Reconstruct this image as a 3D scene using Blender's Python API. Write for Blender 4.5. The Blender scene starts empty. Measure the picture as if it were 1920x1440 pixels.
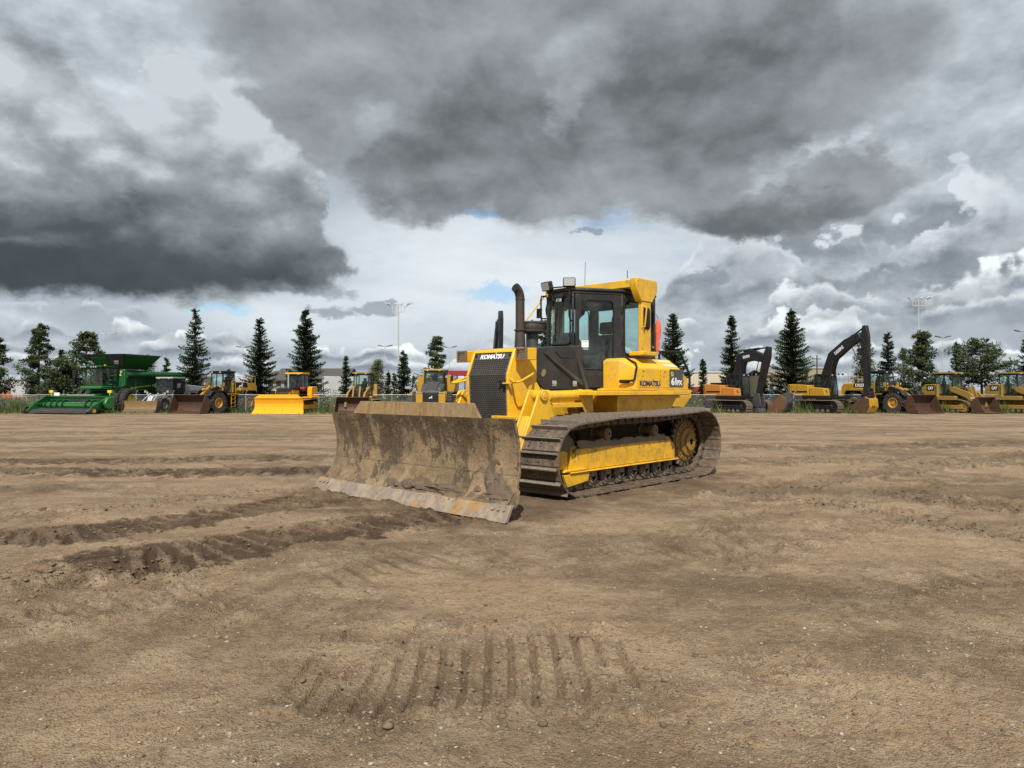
import bpy, bmesh, math, random
import numpy as np
from mathutils import Vector, Matrix, Euler
R = math.radians
S = bpy.context.scene
COL = S.collection
# ---------------------------------------------------------------- camera
FPX, V0, CAMH = 1331.0, 731.0, 1.438           # focal length and horizon of the 1920 px wide photo
cd = bpy.data.cameras.new('camera'); cam = bpy.data.objects.new('camera', cd); COL.objects.link(cam)
cam.location = (0, 0, CAMH); cam.rotation_euler = (R(90) + math.atan((V0 - 720) / FPX), 0, 0)
cd.lens = 36 * FPX / 1920; cd.sensor_width = 36; cd.clip_start = 0.05; cd.clip_end = 6000
S.camera = cam
S.view_settings.view_transform = 'Standard'; S.view_settings.look = 'None'
S.view_settings.exposure = 0.25; S.view_settings.gamma = 1; S.view_settings.use_curve_mapping = False
S.cycles.max_bounces = 8; S.cycles.transparent_max_bounces = 24
S.cycles.use_denoising = True
# ---------------------------------------------------------------- sun
SUN_EL, SUN_AZ = R(49), R(184)                 # azimuth clockwise from +Y: behind the camera
sl = bpy.data.lights.new('sun', 'SUN'); sun = bpy.data.objects.new('sun', sl); COL.objects.link(sun)
sl.energy = 4.6; sl.angle = R(0.8); sl.color = (1.0, 0.95, 0.87)
sd = Vector((math.sin(SUN_AZ) * math.cos(SUN_EL), math.cos(SUN_AZ) * math.cos(SUN_EL), math.sin(SUN_EL)))
sun.rotation_euler = sd.to_track_quat('Z', 'Y').to_euler(); sun.location = sd * 50
# ---------------------------------------------------------------- node expressions
class Q:                                        # a socket with arithmetic
    def __init__(s, t, o): s.t, s.o = t, o
    def _m(s, op, *a, clamp=False):
        n = s.t.nodes.new('ShaderNodeMath'); n.operation = op; n.use_clamp = clamp
        for i, v in enumerate((s,) + a):
            if isinstance(v, Q): s.t.links.new(v.o, n.inputs[i])
            else: n.inputs[i].default_value = v
        return Q(s.t, n.outputs[0])
    def __add__(s, b): return s._m('ADD', b)
    __radd__ = __add__
    def __sub__(s, b): return s._m('SUBTRACT', b)
    def __rsub__(s, b): return (s * -1.0) + b
    def __mul__(s, b): return s._m('MULTIPLY', b)
    __rmul__ = __mul__
    def __truediv__(s, b): return s._m('DIVIDE', b)
    def max(s, b): return s._m('MAXIMUM', b)
    def min(s, b): return s._m('MINIMUM', b)
    def pw(s, b): return s._m('POWER', b)
    def clamp(s): return s._m('ADD', 0.0, clamp=True)
    def sm(s, a, b, lo=0.0, hi=1.0, kind='SMOOTHSTEP'):
        n = s.t.nodes.new('ShaderNodeMapRange'); n.interpolation_type = kind; n.clamp = True
        s.t.links.new(s.o, n.inputs[0])
        for i, v in enumerate((a, b, lo, hi)): n.inputs[i + 1].default_value = v
        return Q(s.t, n.outputs[0])
class NT:                                       # node tree helper
    def __init__(s, t): s.t = t
    def new(s, k): return s.t.nodes.new(k)
    def put(s, v, i):
        if isinstance(v, Q): s.t.links.new(v.o, i)
        elif v is not None: i.default_value = v
    def coord(s, which='Object'):
        return Q(s.t, s.new('ShaderNodeTexCoord').outputs[which])
    def mapping(s, vec, scale=(1, 1, 1), loc=(0, 0, 0), rot=(0, 0, 0)):
        n = s.new('ShaderNodeMapping'); s.put(vec, n.inputs[0])
        n.inputs[1].default_value = loc; n.inputs[2].default_value = rot; n.inputs[3].default_value = scale
        return Q(s.t, n.outputs[0])
    def vadd(s, a, b, op='ADD'):
        n = s.new('ShaderNodeVectorMath'); n.operation = op; s.put(a, n.inputs[0]); s.put(b, n.inputs[1]); return Q(s.t, n.outputs[0])
    def vscale(s, a, k):
        n = s.new('ShaderNodeVectorMath'); n.operation = 'SCALE'; s.put(a, n.inputs[0]); s.put(k, n.inputs['Scale']); return Q(s.t, n.outputs[0])
    def noise(s, vec, scale=5, detail=5, rough=.55, dist=0, col=False, lac=2.0):
        n = s.new('ShaderNodeTexNoise'); s.put(vec, n.inputs['Vector'])
        for k, v in (('Scale', scale), ('Detail', detail), ('Roughness', rough), ('Distortion', dist), ('Lacunarity', lac)): n.inputs[k].default_value = v
        return Q(s.t, n.outputs[1 if col else 0])
    def vor(s, vec, scale=5, feature='F1', out=0, rnd=1.0):
        n = s.new('ShaderNodeTexVoronoi'); n.feature = feature; s.put(vec, n.inputs['Vector']); n.inputs['Scale'].default_value = scale
        n.inputs['Randomness'].default_value = rnd; return Q(s.t, n.outputs[out])
    def sep(s, v):
        n = s.new('ShaderNodeSeparateXYZ'); s.put(v, n.inputs[0]); return [Q(s.t, o) for o in n.outputs]
    def comb(s, x, y, z):
        n = s.new('ShaderNodeCombineXYZ')
        for v, i in zip((x, y, z), n.inputs): s.put(v, i)
        return Q(s.t, n.outputs[0])
    def rgb(s, c):
        n = s.new('ShaderNodeRGB'); n.outputs[0].default_value = (*c[:3], 1); return Q(s.t, n.outputs[0])
    def mix(s, f, a, b):
        n = s.new('ShaderNodeMix'); n.data_type = 'RGBA'
        s.put(f, n.inputs[0])
        for v, i in ((a, n.inputs[6]), (b, n.inputs[7])):
            if isinstance(v, tuple): i.default_value = (*v[:3], 1)
            else: s.put(v, i)
        return Q(s.t, n.outputs[2])
    def ramp(s, f, stops):
        n = s.new('ShaderNodeValToRGB'); s.put(f, n.inputs[0]); e = n.color_ramp.elements
        while len(e) < len(stops): e.new(.5)
        for k, (p, c) in zip(e, stops):
            k.position = p; k.color = (*c, 1) if isinstance(c, tuple) else (c, c, c, 1)
        return Q(s.t, n.outputs[0])
    def attr(s, name, out=2):
        n = s.new('ShaderNodeAttribute'); n.attribute_name = name; return Q(s.t, n.outputs[out])
    def bump(s, h, strength=.5, dist=.02, nrm=None):
        n = s.new('ShaderNodeBump'); n.inputs['Strength'].default_value = strength; n.inputs['Distance'].default_value = dist
        s.put(h, n.inputs['Height']); s.put(nrm, n.inputs['Normal']); return Q(s.t, n.outputs[0])
# ---------------------------------------------------------------- sky: Nishita blue seen through layers of cloud
W = bpy.data.worlds.new('World'); S.world = W; W.use_nodes = True
def build_sky():
    t = W.node_tree; t.nodes.clear(); N = NT(t)
    sky = N.new('ShaderNodeTexSky'); sky.sky_type = 'NISHITA'; sky.sun_disc = False
    sky.sun_elevation = SUN_EL; sky.sun_rotation = SUN_AZ; sky.ozone_density = 2.0
    blue = N.vscale(Q(t, sky.outputs[0]), 0.11)
    D = N.coord('Generated'); x, y, z = N.sep(D)
    A = x._m('ARCTAN2', y); E = z._m('ARCSINE')
    ae = lambda u, v: (math.atan((u - 960) / FPX), math.atan((V0 - v) / math.hypot(FPX, u - 960)))
    Ds = N.mapping(D, scale=(1, 1, 1.5))
    w1 = N.noise(Ds, 4.2, 8, .58, col=True); wx, wy, wz = N.sep(w1)
    w2 = N.noise(Ds, 15, 7, .62, col=True); vx, vy, vz = N.sep(w2)
    Aw = A + (wx - .5) * .26 + (vx - .5) * .05
    Ew = E + (wy - .5) * .17 + (vy - .5) * .045
    A2 = A + (vx - .5) * .13; E2 = E + (vy - .5) * .06
    def field(blobs, a=None, e=None):
        a, e = a or Aw, e or Ew; f = None
        for u, v, ru, rv in blobs:
            a0, e0 = ae(u, v); k = math.cos(a0)
            da = (a - a0) / (ru / FPX * k * k); de = (e - e0) / (rv / FPX * k)
            g = 1.0 - da * da - de * de
            f = g if f is None else f._m('SMOOTH_MAX', g, .35)
        return f
    ev = lambda v: math.atan((V0 - v) / 1400)
    def emboss(vec, up, scale, detail, rough, gain, dist=.1):
        a = N.noise(vec, scale, detail, rough, dist); b = N.noise(N.vadd(vec, N.rgb((0, 0, up))), scale, detail, rough, dist)
        return a, ((a - b) * gain + .5).clamp()
    m0, lit = emboss(Ds, .035, 5.0, 9, .58, 3.0)
    puff = 1.0 - N.vor(N.vadd(Ds, N.vscale(N.vadd(w2, N.rgb((-.5, -.5, -.5))), .09)), 17, 'SMOOTH_F1') * 1.5      # rounded cauliflower heads
    # 1 high thin white sheet with a few blue holes
    hi = N.noise(N.mapping(D, scale=(1, 1, 3.4)), 3.0, 7, .58)
    cov = hi.sm(.24, .40) * (1.0 - field([(935, 548, 62, 15), (420, 574, 60, 11), (905, 392, 90, 13), (1570, 590, 60, 9), (1120, 598, 60, 8)], A2, E2).sm(-.2, .8) * .85)
    gl = field([(990, 480, 420, 105), (760, 590, 420, 70)], A, E).sm(-.6, .9)
    c = N.mix(cov, blue, N.mix((gl * (hi.sm(.25, .7) * .7 + .4)).clamp(), (.40, .43, .465), (.70, .715, .73)))
    # 2 soft grey broken layer
    side = A.sm(.10, .40)
    g2 = N.mix(lit, (.20, .212, .23), (.64, .66, .68))
    dens2 = (m0 + E.sm(.12, .34) * .12 + side * .09 - gl * .20).sm(.42, .56)
    c = N.mix(dens2 * .92, c, g2)
    # 3 rows of low cumulus, far ones first: flat grey bases, lit heads with a knobbly outline
    def row(c, i, vb, h, sc, th, gap, pres=None, base=(.215, .24, .275), head=(.88, .88, .87), op=.93):
        eb, hh = ev(vb), h / 1400
        n1 = N.noise(N.mapping(D, scale=(1, 1, .6), loc=(i * 3.7, i * 1.3, 0)), sc, 5, .55)
        rel = (E - eb + (vy - .5) * hh * 1.1 + (wy - .5) * hh * 1.0) / hh          # 0 at the base, 1 at full height
        top = (n1 - th) * 6.0 + (puff - .4) * .9 - gl * gap
        if pres: top = top + (pres - 1.0) * 2.5
        m = (top - rel).sm(-.05, .16) * rel.sm(-.45, .10)
        tone = (rel.sm(-.15, .65) * .80 + (top - rel).sm(.5, 0) * .32 + (puff - .42) * .7 + (vz - .5) * .9).clamp()
        return N.mix(m * op, c, N.mix(tone, base, head))
    right = A.sm(.12, .26)
    c = row(c, 11, 455, 150, 3.6, .40, 0, right, (.20, .215, .235), (.56, .575, .60), .85)
    c = row(c, 12, 530, 120, 4.2, .41, 0, right, (.185, .20, .225), (.66, .67, .69), .9)
    c = row(c, 13, 588, 80, 4.6, .42, 0, right, (.19, .21, .24), (.78, .79, .80), .92)
    for i, (vb, h, sc, th, gap) in enumerate([(712, 26, 9, .44, 0), (690, 34, 8, .45, 0), (664, 40, 7, .47, .1), (634, 50, 6, .49, .3), (598, 62, 5, .50, .55), (560, 66, 4.6, .53, 1.0)]): c = row(c, i, vb, h, sc, th, gap)
    pf = field([(700, 575, 62, 15), (1330, 525, 50, 18), (620, 585, 40, 14), (1100, 428, 18, 8), (570, 540, 100, 18)], A2, E2)
    c = N.mix(pf.sm(-.2, .6) * .7, c, (.22, .24, .275))
    # 4 dark overhead deck
    f3 = field([(1000, 190, 330, 190), (1330, 150, 330, 150), (1440, 365, 190, 48), (790, 300, 190, 90), (640, 60, 330, 95), (1120, 320, 230, 70), (980, 330, 260, 62), (1000, -150, 800, 190), (1560, 330, 150, 60), (590, 190, 110, 130)])
    f3 = f3 + (m0 - .5) * 2.2
    k3 = f3.sm(-.30, .40)
    dk = field([(1310, 170, 250, 130), (930, 260, 220, 120), (760, 300, 130, 60), (1440, 375, 170, 40)]).sm(-.5, .9)
    brk = (field([(1100, 110, 80, 55), (1060, 190, 30, 60), (1760, 280, 110, 90)], A2, E2) + (m0 - .5) * 3.0).sm(-.3, 1.3)
    sh3 = ((lit - .5) * .50 + .54 - dk * .40 + (wz - .5) * 1.0 + (vz - .5) * .22 + brk * .12).clamp()
    c = N.mix(k3 * (.96 - brk * .22), c, N.mix(sh3, (.118, .122, .130), (.40, .41, .425)))
    # 5 the big cumulus on the left: pale shoulders over a slate base
    f4 = field([(70, 500, 330, 72), (330, 470, 300, 90), (565, 480, 80, 62), (440, 430, 200, 90), (60, 310, 330, 170), (400, 275, 160, 125), (370, 165, 105, 52), (310, 140, 50, 36), (530, 370, 110, 100), (-250, 300, 300, 260), (10, 120, 120, 60)],
               A + (wx - .5) * .17 + (vx - .5) * .10, E + (wy - .5) * .10 + (vy - .5) * .055)
    f4 = f4 + (puff - .45) * .50 + (vz - .5) * .45 + (wz - .5) * .5
    up = (E + (wz - .5) * .17 + (vy - .5) * .06).sm(ev(585), ev(225))
    crisp = E.sm(ev(520), ev(400)); k4 = f4.sm(-.14, .30) * crisp + f4.sm(-.40, .50) * (1.0 - crisp)
    up = (up + A.sm(-.60, -.25, .22, 0) * E.sm(ev(450), ev(250)) + A.sm(-.34, -.18, 0, .12) * E.sm(ev(330), ev(470))).clamp()
    rim = f4.sm(.0, .8, .16, 0) * up
    b4 = up * .80 + .07 + (lit - .5) * .40 * (up * .8 + .2) + (puff - .42) * .70 * up + rim * .7 + (wx - .5) * .55 + (vx - .5) * .16
    col4 = N.ramp(b4.clamp(), [(.0, (.050, .060, .067)), (.20, (.080, .091, .098)), (.38, (.165, .175, .186)), (.62, (.29, .303, .32)), (1, (.54, .555, .575))])
    c = N.mix(k4, c, col4)
    c = N.mix(E.sm(-.004, -.03), c, (.16, .12, .085))       # below the horizon: the dull brown of far ground
    c = N.vadd(c, N.rgb((.955, 1.01, 1.045)), 'MULTIPLY')
    bg = N.new('ShaderNodeBackground'); N.put(c, bg.inputs[0]); bg.inputs[1].default_value = 1.0
    o = N.new('ShaderNodeOutputWorld'); t.links.new(bg.outputs[0], o.inputs[0])
build_sky()
W.cycles.sampling_method = 'MANUAL'; W.cycles.sample_map_resolution = 1024
# ---------------------------------------------------------------- numpy noise
def _hash(ix, iy, seed):
    h = (ix.astype(np.int64) * 374761393 + iy.astype(np.int64) * 668265263 + seed * 974634777) & 0xFFFFFFFF
    h = ((h ^ (h >> 13)) * 1274126177) & 0xFFFFFFFF
    return ((h ^ (h >> 16)) & 0xFFFF) / 65535.0
def vnoise(x, y, seed=0):
    ix, iy = np.floor(x), np.floor(y); fx, fy = x - ix, y - iy
    fx = fx * fx * fx * (fx * (fx * 6 - 15) + 10); fy = fy * fy * fy * (fy * (fy * 6 - 15) + 10)
    a, b, c, d = _hash(ix, iy, seed), _hash(ix + 1, iy, seed), _hash(ix, iy + 1, seed), _hash(ix + 1, iy + 1, seed)
    return (a + (b - a) * fx) * (1 - fy) + (c + (d - c) * fx) * fy - .5
def fbm(x, y, sc, oct=4, seed=0, gain=.5, ridge=False):
    r = np.zeros_like(x); a = 1.0; ca, sa = math.cos(.6), math.sin(.6)
    x, y = x / sc, y / sc
    for o in range(oct):
        n = vnoise(x, y, seed + o * 17)
        r += a * ((.5 - np.abs(n) * 2) if ridge else n)
        x, y = (x * ca - y * sa) * 2.03, (x * sa + y * ca) * 2.03; a *= gain
    return r
def sstep(a, b, x):
    t = np.clip((x - a) / (b - a), 0, 1); return t * t * (3 - 2 * t)
def slope(y):                                   # the yard drains gently away towards the fence
    return -0.38 * sstep(16, 54, y)
def at(u, v):                                   # photo pixel -> point on the near ground
    y = CAMH * FPX / (v - V0); return ((u - 960) * y / FPX, y)
def pix(u, depth): return (u - 960) * depth / FPX
DOZ = (0.5235, 11.1763, 3.95702)
def new_mesh(name, v, f, mat=None, parent=None, smooth=False, uv=None):
    me = bpy.data.meshes.new(name); v = np.asarray(v, dtype=np.float32)
    if isinstance(f, np.ndarray):
        k = f.shape[1]; me.vertices.add(len(v)); me.vertices.foreach_set('co', v.ravel())
        me.loops.add(f.size); me.loops.foreach_set('vertex_index', f.ravel().astype(np.int32))
        me.polygons.add(len(f)); me.polygons.foreach_set('loop_start', np.arange(0, f.size, k, dtype=np.int32))
        me.polygons.foreach_set('loop_total', np.full(len(f), k, dtype=np.int32)); me.update(calc_edges=True)
    else: me.from_pydata([tuple(p) for p in v], [], f)
    if smooth: me.polygons.foreach_set('use_smooth', np.ones(len(me.polygons), dtype=bool))
    if mat: me.materials.append(mat)
    o = bpy.data.objects.new(name, me); COL.objects.link(o)
    if parent: o.parent = parent
    return o
def tag(o, label=None, cat=None, group=None, kind=None):
    for k, v in (('label', label), ('category', cat), ('group', group), ('kind', kind)):
        if v: o[k] = v
    return o
def thing(name, label, cat, loc=(0, 0, 0), rz=0, group=None):
    o = bpy.data.objects.new(name, None); COL.objects.link(o); o.location = loc; o.rotation_euler = (0, 0, rz)
    o.empty_display_size = .3
    return tag(o, label, cat, group)
# ---------------------------------------------------------------- ground
#            photo polyline                                           width depth cleat wet rough
RUTS = [([(-90, 866), (120, 867), (300, 864), (480, 859), (640, 858)], .95, .050, .26, .80, .9),
        ([(-60, 884), (160, 886), (330, 888), (500, 884), (650, 880)], .95, .060, .26, .95, 1.0),
        ([(-40, 1018), (80, 1008), (200, 996), (330, 976), (480, 953), (600, 932), (700, 922)], .86, .055, .21, .92, .55),
        ([(225, 1052), (320, 1042), (430, 1026), (560, 1003), (700, 980), (800, 968), (880, 962)], 1.0, .060, .21, 1.0, .55),
        ([(-40, 1100), (100, 1086), (240, 1070), (420, 1062)], .62, .035, 0, .30, 1.8),
        ([(-40, 968), (200, 955), (420, 930), (560, 915)], .45, .030, 0, .12, 1.2),
        ([(-40, 916), (250, 920), (500, 912)], .6, .02, 0, .30, .9),
        ([(520, 1236), (900, 1238), (1235, 1240)], 1.15, .036, .122, .08, .40),
        ([(330, 1182), (430, 1150), (500, 1118)], .30, .030, 0, .0, .7),
        ([(1130, 1046), (1280, 1026), (1440, 1022), (1570, 1034)], .75, .026, .22, .10, .35),
        ([(1330, 940), (1480, 908), (1700, 882), (1960, 850)], .8, .05, .28, .35, 1.2),
        ([(1360, 836), (1560, 842), (1960, 828)], 1.4, .04, .3, .55, 1.0),
        ([(1380, 870), (1600, 862), (1960, 872)], 1.2, .04, .3, .28, 1.0),
        ([(1490, 930), (1660, 955), (1800, 985), (1960, 1010)], .55, .045, .2, .28, 1.0),
        ([(1620, 912), (1800, 940), (1980, 960)], .7, .05, .22, .40, 1.2),
        ([(1500, 985), (1700, 975), (1960, 990)], .5, .02, 0, .1, .7),
        ([(1400, 1205), (1470, 1240), (1520, 1290)], .40, .025, .13, .0, .9),
        ([(1680, 1235), (1760, 1262), (1850, 1285)], .38, .02, .13, .0, .8),
        ([(1030, 1215), (1060, 1300), (1010, 1400)], .4, .012, 0, .05, .6),
        ([(560, 1080), (700, 1060), (860, 1030), (960, 1020)], 1.0, .014, .2, .0, .35),
        ([(1250, 1010), (1500, 945), (1760, 905), (1960, 890)], .55, .028, .16, .20, .8),
        ([(1330, 1060), (1600, 985), (1960, 925)], .5, .022, .16, .16, .7),
        ([(-40, 1190), (200, 1130), (420, 1085)], .5, .022, .16, .12, .9),
        ([(1500, 1130), (1720, 1090), (1960, 1075)], .5, .014, .14, .12, .5),
        ([(-40, 830), (400, 822), (760, 826)], .8, .03, 0, .30, .6), ([(-40, 806), (300, 810), (700, 804)], 1.0, .03, 0, .25, .5)]
def ground_field(x, y):
    h = slope(y) + fbm(x, y, 7, 2, 1) * .05 + fbm(x, y, 1.9, 2, 5) * .010
    fine = fbm(x, y, .22, 4, 9, .6); rg = fbm(x * .8, y, .24, 4, 21, .62, True); chunk = np.clip(fbm(x, y, .13, 3, 23, .6) * 2.2, -.5, .9)
    wet = np.zeros_like(x); dry = np.zeros_like(x); crum = np.maximum(sstep(.03, .30, fbm(x * .40, y, 1.7, 4, 33)) * .45, sstep(.10, .30, fbm(x * .7, y, .8, 4, 37)) * .5)
    warp = fbm(x, y, .55, 4, 41) * .16
    for pts, w, dep, cl, wt, ro in RUTS:
        P = np.array([at(*p) for p in pts]); best = np.full(x.shape, 9.0); ss = np.zeros_like(x); tt = np.zeros_like(x); s0 = 0
        for a, b in zip(P[:-1], P[1:]):
            L = np.hypot(*(b - a)); ux, uy = (b - a) / L
            s = np.clip((x - a[0]) * ux + (y - a[1]) * uy, 0, L); t = -(x - a[0]) * uy + (y - a[1]) * ux
            dd = np.hypot(x - a[0] - s * ux, y - a[1] - s * uy); k = dd < best
            best = np.where(k, dd, best); ss = np.where(k, s0 + s, ss); tt = np.where(k, t, tt); s0 += L
        q = (best + warp * min(1, w)) / (w / 2)
        ends = sstep(0, .25, ss) * sstep(s0, s0 - .25, ss) if dep < .055 else 1.0
        ins = sstep(1.08, .86, q) * ends
        h += -dep * (.40 if wt < .7 else .12) * ins + dep * (.55 if wt < .7 else .22) * np.exp(-((q - 1.05) / .13) ** 2) * ends * np.clip(.5 + chunk * 1.2, 0, 1.5)
        if cl:                                    # bars pressed in by the track shoes
            ph = ss / cl + tt * .10 + fbm(x, y, .9, 3, 55) * .32
            keep = sstep(-.34, -.02, fbm(x, y, .42, 4, 61, .6)) * sstep(1.0, .9, q + fine * .6); f = ph % 1
            bar = sstep(.0, .10, f) * sstep(.36, .26, f)
            bk = ins * keep * (1.0 if wt < .7 else .9); h += -dep * .70 * bar * bk + dep * .35 * sstep(.36, .42, f) * sstep(.72, .46, f) * bk
            wet = np.maximum(wet, bar * ins * keep * .40); dry = np.maximum(dry, sstep(.40, .52, f) * sstep(.98, .80, f) * ins * keep * (wt > .7))
        body = sstep(1.35, .95, q) * (ends if dep < .055 else 1)
        crum = np.maximum(crum, body * ro)
        wet = np.maximum(wet, wt * sstep(1.32, .92, q + fine * .7 + chunk * .15) * ends * np.clip(.95 + fbm(x, y, .7, 3, 77) * .7 - chunk * .15, 0, 1.08))
    wet = wet * (1 - .50 * dry)
    # darker churned soil under and beside the machine
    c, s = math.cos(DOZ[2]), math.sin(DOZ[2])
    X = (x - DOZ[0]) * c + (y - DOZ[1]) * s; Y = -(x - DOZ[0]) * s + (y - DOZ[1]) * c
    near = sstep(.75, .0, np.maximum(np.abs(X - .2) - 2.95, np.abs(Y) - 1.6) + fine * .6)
    h = h + crum * (rg * .018 + chunk * .022 + fine * .014) + fine * .006 + fbm(x, y, .09, 3, 91) * .004
    flat = sstep(.14, -.1, np.maximum(np.abs(X + .05) - 2.95, np.abs(Y) - 1.62))
    h = h * (1 - flat) + flat * (np.minimum(fine * .012, .012) - .012)
    berm = np.exp(-((X - 2.99 - fine * .10) / .085) ** 2) * sstep(2.02, 1.85, np.abs(Y)) * np.clip(.5 + fbm(x, y, .35, 3, 13) * 2.2, 0, 1.3)
    h = h + np.exp(-((np.abs(Y) - 1.545 - fine * .10) / .05) ** 2) * sstep(1.35, 1.1, X) * sstep(-2.8, -2.5, X) * np.clip(.4 + chunk * .9 + fbm(x, y, .4, 2, 15), 0, 1.3) * .040
    h = h + berm * .032 * (1 + chunk * .5)
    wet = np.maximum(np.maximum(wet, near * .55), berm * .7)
    return h, wet, np.clip(crum, 0, 2)
def make_ground():
    az = np.concatenate([np.radians(np.arange(-180, -46, 4.0)), np.arange(R(-46), R(46), .0021), np.radians(np.arange(46, 180.1, 4.0))])
    r = [.4]
    while r[-1] < 70: r.append(r[-1] * (1 + (min(.0062, .0007 * r[-1] + .0012) if r[-1] > 2.0 else .06)) + (.02 if r[-1] > 30 else 0))
    while r[-1] < 5500: r.append(r[-1] * 1.2)
    r = np.array(r); nr, na = len(r), len(az)
    x = r[:, None] * np.sin(az)[None, :]; y = r[:, None] * np.cos(az)[None, :]
    h, wet, crum = np.zeros_like(x), np.zeros_like(x), np.zeros_like(x)
    k = r < 80
    a, b, c = ground_field(x[k].ravel(), y[k].ravel())
    h[k], wet[k], crum[k] = a.reshape(x[k].shape), b.reshape(x[k].shape), c.reshape(x[k].shape)
    h[~k] = slope(y[~k])
    v = np.stack([x, y, h], -1).reshape(-1, 3); v = np.vstack([v, [[0, 0, 0]]])
    i = (np.arange(nr - 1)[:, None] * na + np.arange(na - 1)[None, :]).ravel()
    f = np.stack([i, i + 1, i + na + 1, i + na], -1)
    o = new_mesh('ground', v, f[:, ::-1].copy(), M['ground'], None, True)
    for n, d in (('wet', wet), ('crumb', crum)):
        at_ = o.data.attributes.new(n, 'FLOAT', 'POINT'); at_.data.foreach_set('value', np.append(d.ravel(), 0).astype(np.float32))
    tag(o, kind='structure')
# ---------------------------------------------------------------- materials
M = {}
def mat(name):
    m = bpy.data.materials.new(name); m.use_nodes = True; t = m.node_tree; t.nodes.clear(); N = NT(t)
    b = N.new('ShaderNodeBsdfPrincipled'); o = N.new('ShaderNodeOutputMaterial'); t.links.new(b.outputs[0], o.inputs[0]); M[name] = m
    def setp(**k):
        for n, v in k.items():
            i = b.inputs[{'c': 'Base Color', 'r': 'Roughness', 'm': 'Metallic', 'n': 'Normal', 's': 'Specular IOR Level', 'coat': 'Coat Weight'}[n]]
            if isinstance(v, tuple): i.default_value = (*v, 1)
            else: N.put(v, i)
    return m, N, setp, b
def g_ground():
    m, N, setp, b = mat('ground')
    P = N.coord('Object'); wet = N.attr('wet'); cr = N.attr('crumb')
    n1 = N.noise(P, .35, 6, .6); n2 = N.noise(P, 2.2, 7, .62); n3 = N.noise(P, 26, 5, .65); n4 = N.noise(N.mapping(P, scale=(.22, 1, 1)), 1.4, 6, .6)
    c = N.mix(n1.sm(.43, .57), (.205, .138, .081), (.345, .237, .143))
    c = N.mix(n2.sm(.40, .72) * .75, c, (.42, .312, .20))
    c = N.mix(n4.sm(.50, .72) * .6, c, (.145, .094, .054))
    c = N.mix((cr * n2.sm(.35, .6)).clamp() * .55, c, (.40, .305, .20))
    n5 = N.noise(P, 8.5, 9, .72); n6 = N.noise(N.mapping(P, scale=(.3, 1, 1)), .55, 7, .62)
    c = N.mix(n6.sm(.47, .62) * .58, c, (.140, .094, .056))
    c = N.mix(n5.sm(.50, .66) * .42, c, (.115, .076, .046)); c = N.mix(n5.sm(.46, .34) * .45, c, (.33, .25, .165))
    c = N.mix(n3.sm(.48, .66) * .36, c, (.095, .062, .038)); c = N.mix(n3.sm(.45, .33) * .28, c, (.36, .28, .19))
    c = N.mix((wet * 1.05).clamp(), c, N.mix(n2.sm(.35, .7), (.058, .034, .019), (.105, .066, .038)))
    # stones: small pale or dark chips in the packed dirt
    for sc, dens, col in ((48, .93, (.37, .29, .21)), (85, .88, (.37, .29, .21)), (30, .978, (.46, .42, .36)), (60, .94, (.11, .08, .057)), (38, .97, (.10, .072, .05))):
        Pw = N.vadd(P, N.vscale(N.noise(P, sc * 1.5, 2, .5, col=True), .5 / sc))
        pick = N.sep(N.vor(Pw, sc, 'F1', 1))[0].sm(dens, dens + .01); dist = N.vor(Pw, sc).sm(.34, .20)
        c = N.mix(pick * dist * (1.0 - wet * .7), c, col)
    fh = N.noise(P, 90, 4, .65) * .5 + n3 * 1.2 + n5 * .75 + N.vor(P, 75).sm(0, .5) * -.35 + N.vor(P, 22).sm(0, .5) * -.2 + N.noise(P, 300, 2, .5) * .12 + N.vor(P, 55).sm(0, .5) * -.25
    setp(c=c, r=wet.sm(0, 1, .95, .82), n=N.bump(fh, 1.0, .025), s=.25)
g_ground()
make_ground()
def make_pebbles(name, n, region, smin, smax, m, seed, dens=None, flat=.7):
    rs = np.random.RandomState(seed); ico = bmesh.new(); bmesh.ops.create_icosphere(ico, subdivisions=1, radius=1)
    iv = np.array([v.co[:] for v in ico.verts]); jf = np.array([[v.index for v in f.verts] for f in ico.faces]); ico.free()
    x, y = region(rs, n); h, wet, cr = ground_field(x, y)
    keep = rs.rand(n) < (np.clip(.22 + cr * .7, 0, 1) if dens is None else dens); x, y, h = x[keep], y[keep], h[keep]; n = len(x)
    s = smin * (smax / smin) ** (rs.rand(n) ** 2.6)
    sc = np.stack([s * rs.uniform(.8, 1.5, n), s * rs.uniform(.7, 1.1, n), s * rs.uniform(.45, .9, n) * flat], -1)
    an = rs.rand(n) * 6.28
    v = iv[None] * (1 + rs.uniform(-.28, .28, (n, len(iv), 1))) * sc[:, None]
    vx = v[..., 0] * np.cos(an)[:, None] - v[..., 1] * np.sin(an)[:, None]; vy = v[..., 0] * np.sin(an)[:, None] + v[..., 1] * np.cos(an)[:, None]
    v = np.stack([vx + x[:, None], vy + y[:, None], v[..., 2] + (h + sc[:, 2] * .35)[:, None]], -1).reshape(-1, 3)
    f = (jf[None] + (np.arange(n) * len(iv))[:, None, None]).reshape(-1, 3)
    o = new_mesh(name, v, f, m, None, False); at_ = o.data.attributes.new('tone', 'FLOAT', 'POINT')
    at_.data.foreach_set('value', np.repeat(rs.rand(n) * np.clip(1 - wet[keep] * 1.1, 0, 1), len(iv)).astype(np.float32))
    return tag(o, kind='stuff')
m, N, setp, b = mat('stone')
tn = N.attr('tone'); setp(c=N.mix(N.noise(N.coord(), 60, 3) * .5, N.ramp(tn, [(0, (.075, .055, .038)), (.5, (.21, .165, .115)), (.9, (.32, .265, .20)), (1, (.50, .45, .39))]), (.16, .12, .08)), r=.9)
m, N, setp, b = mat('clod')
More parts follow.
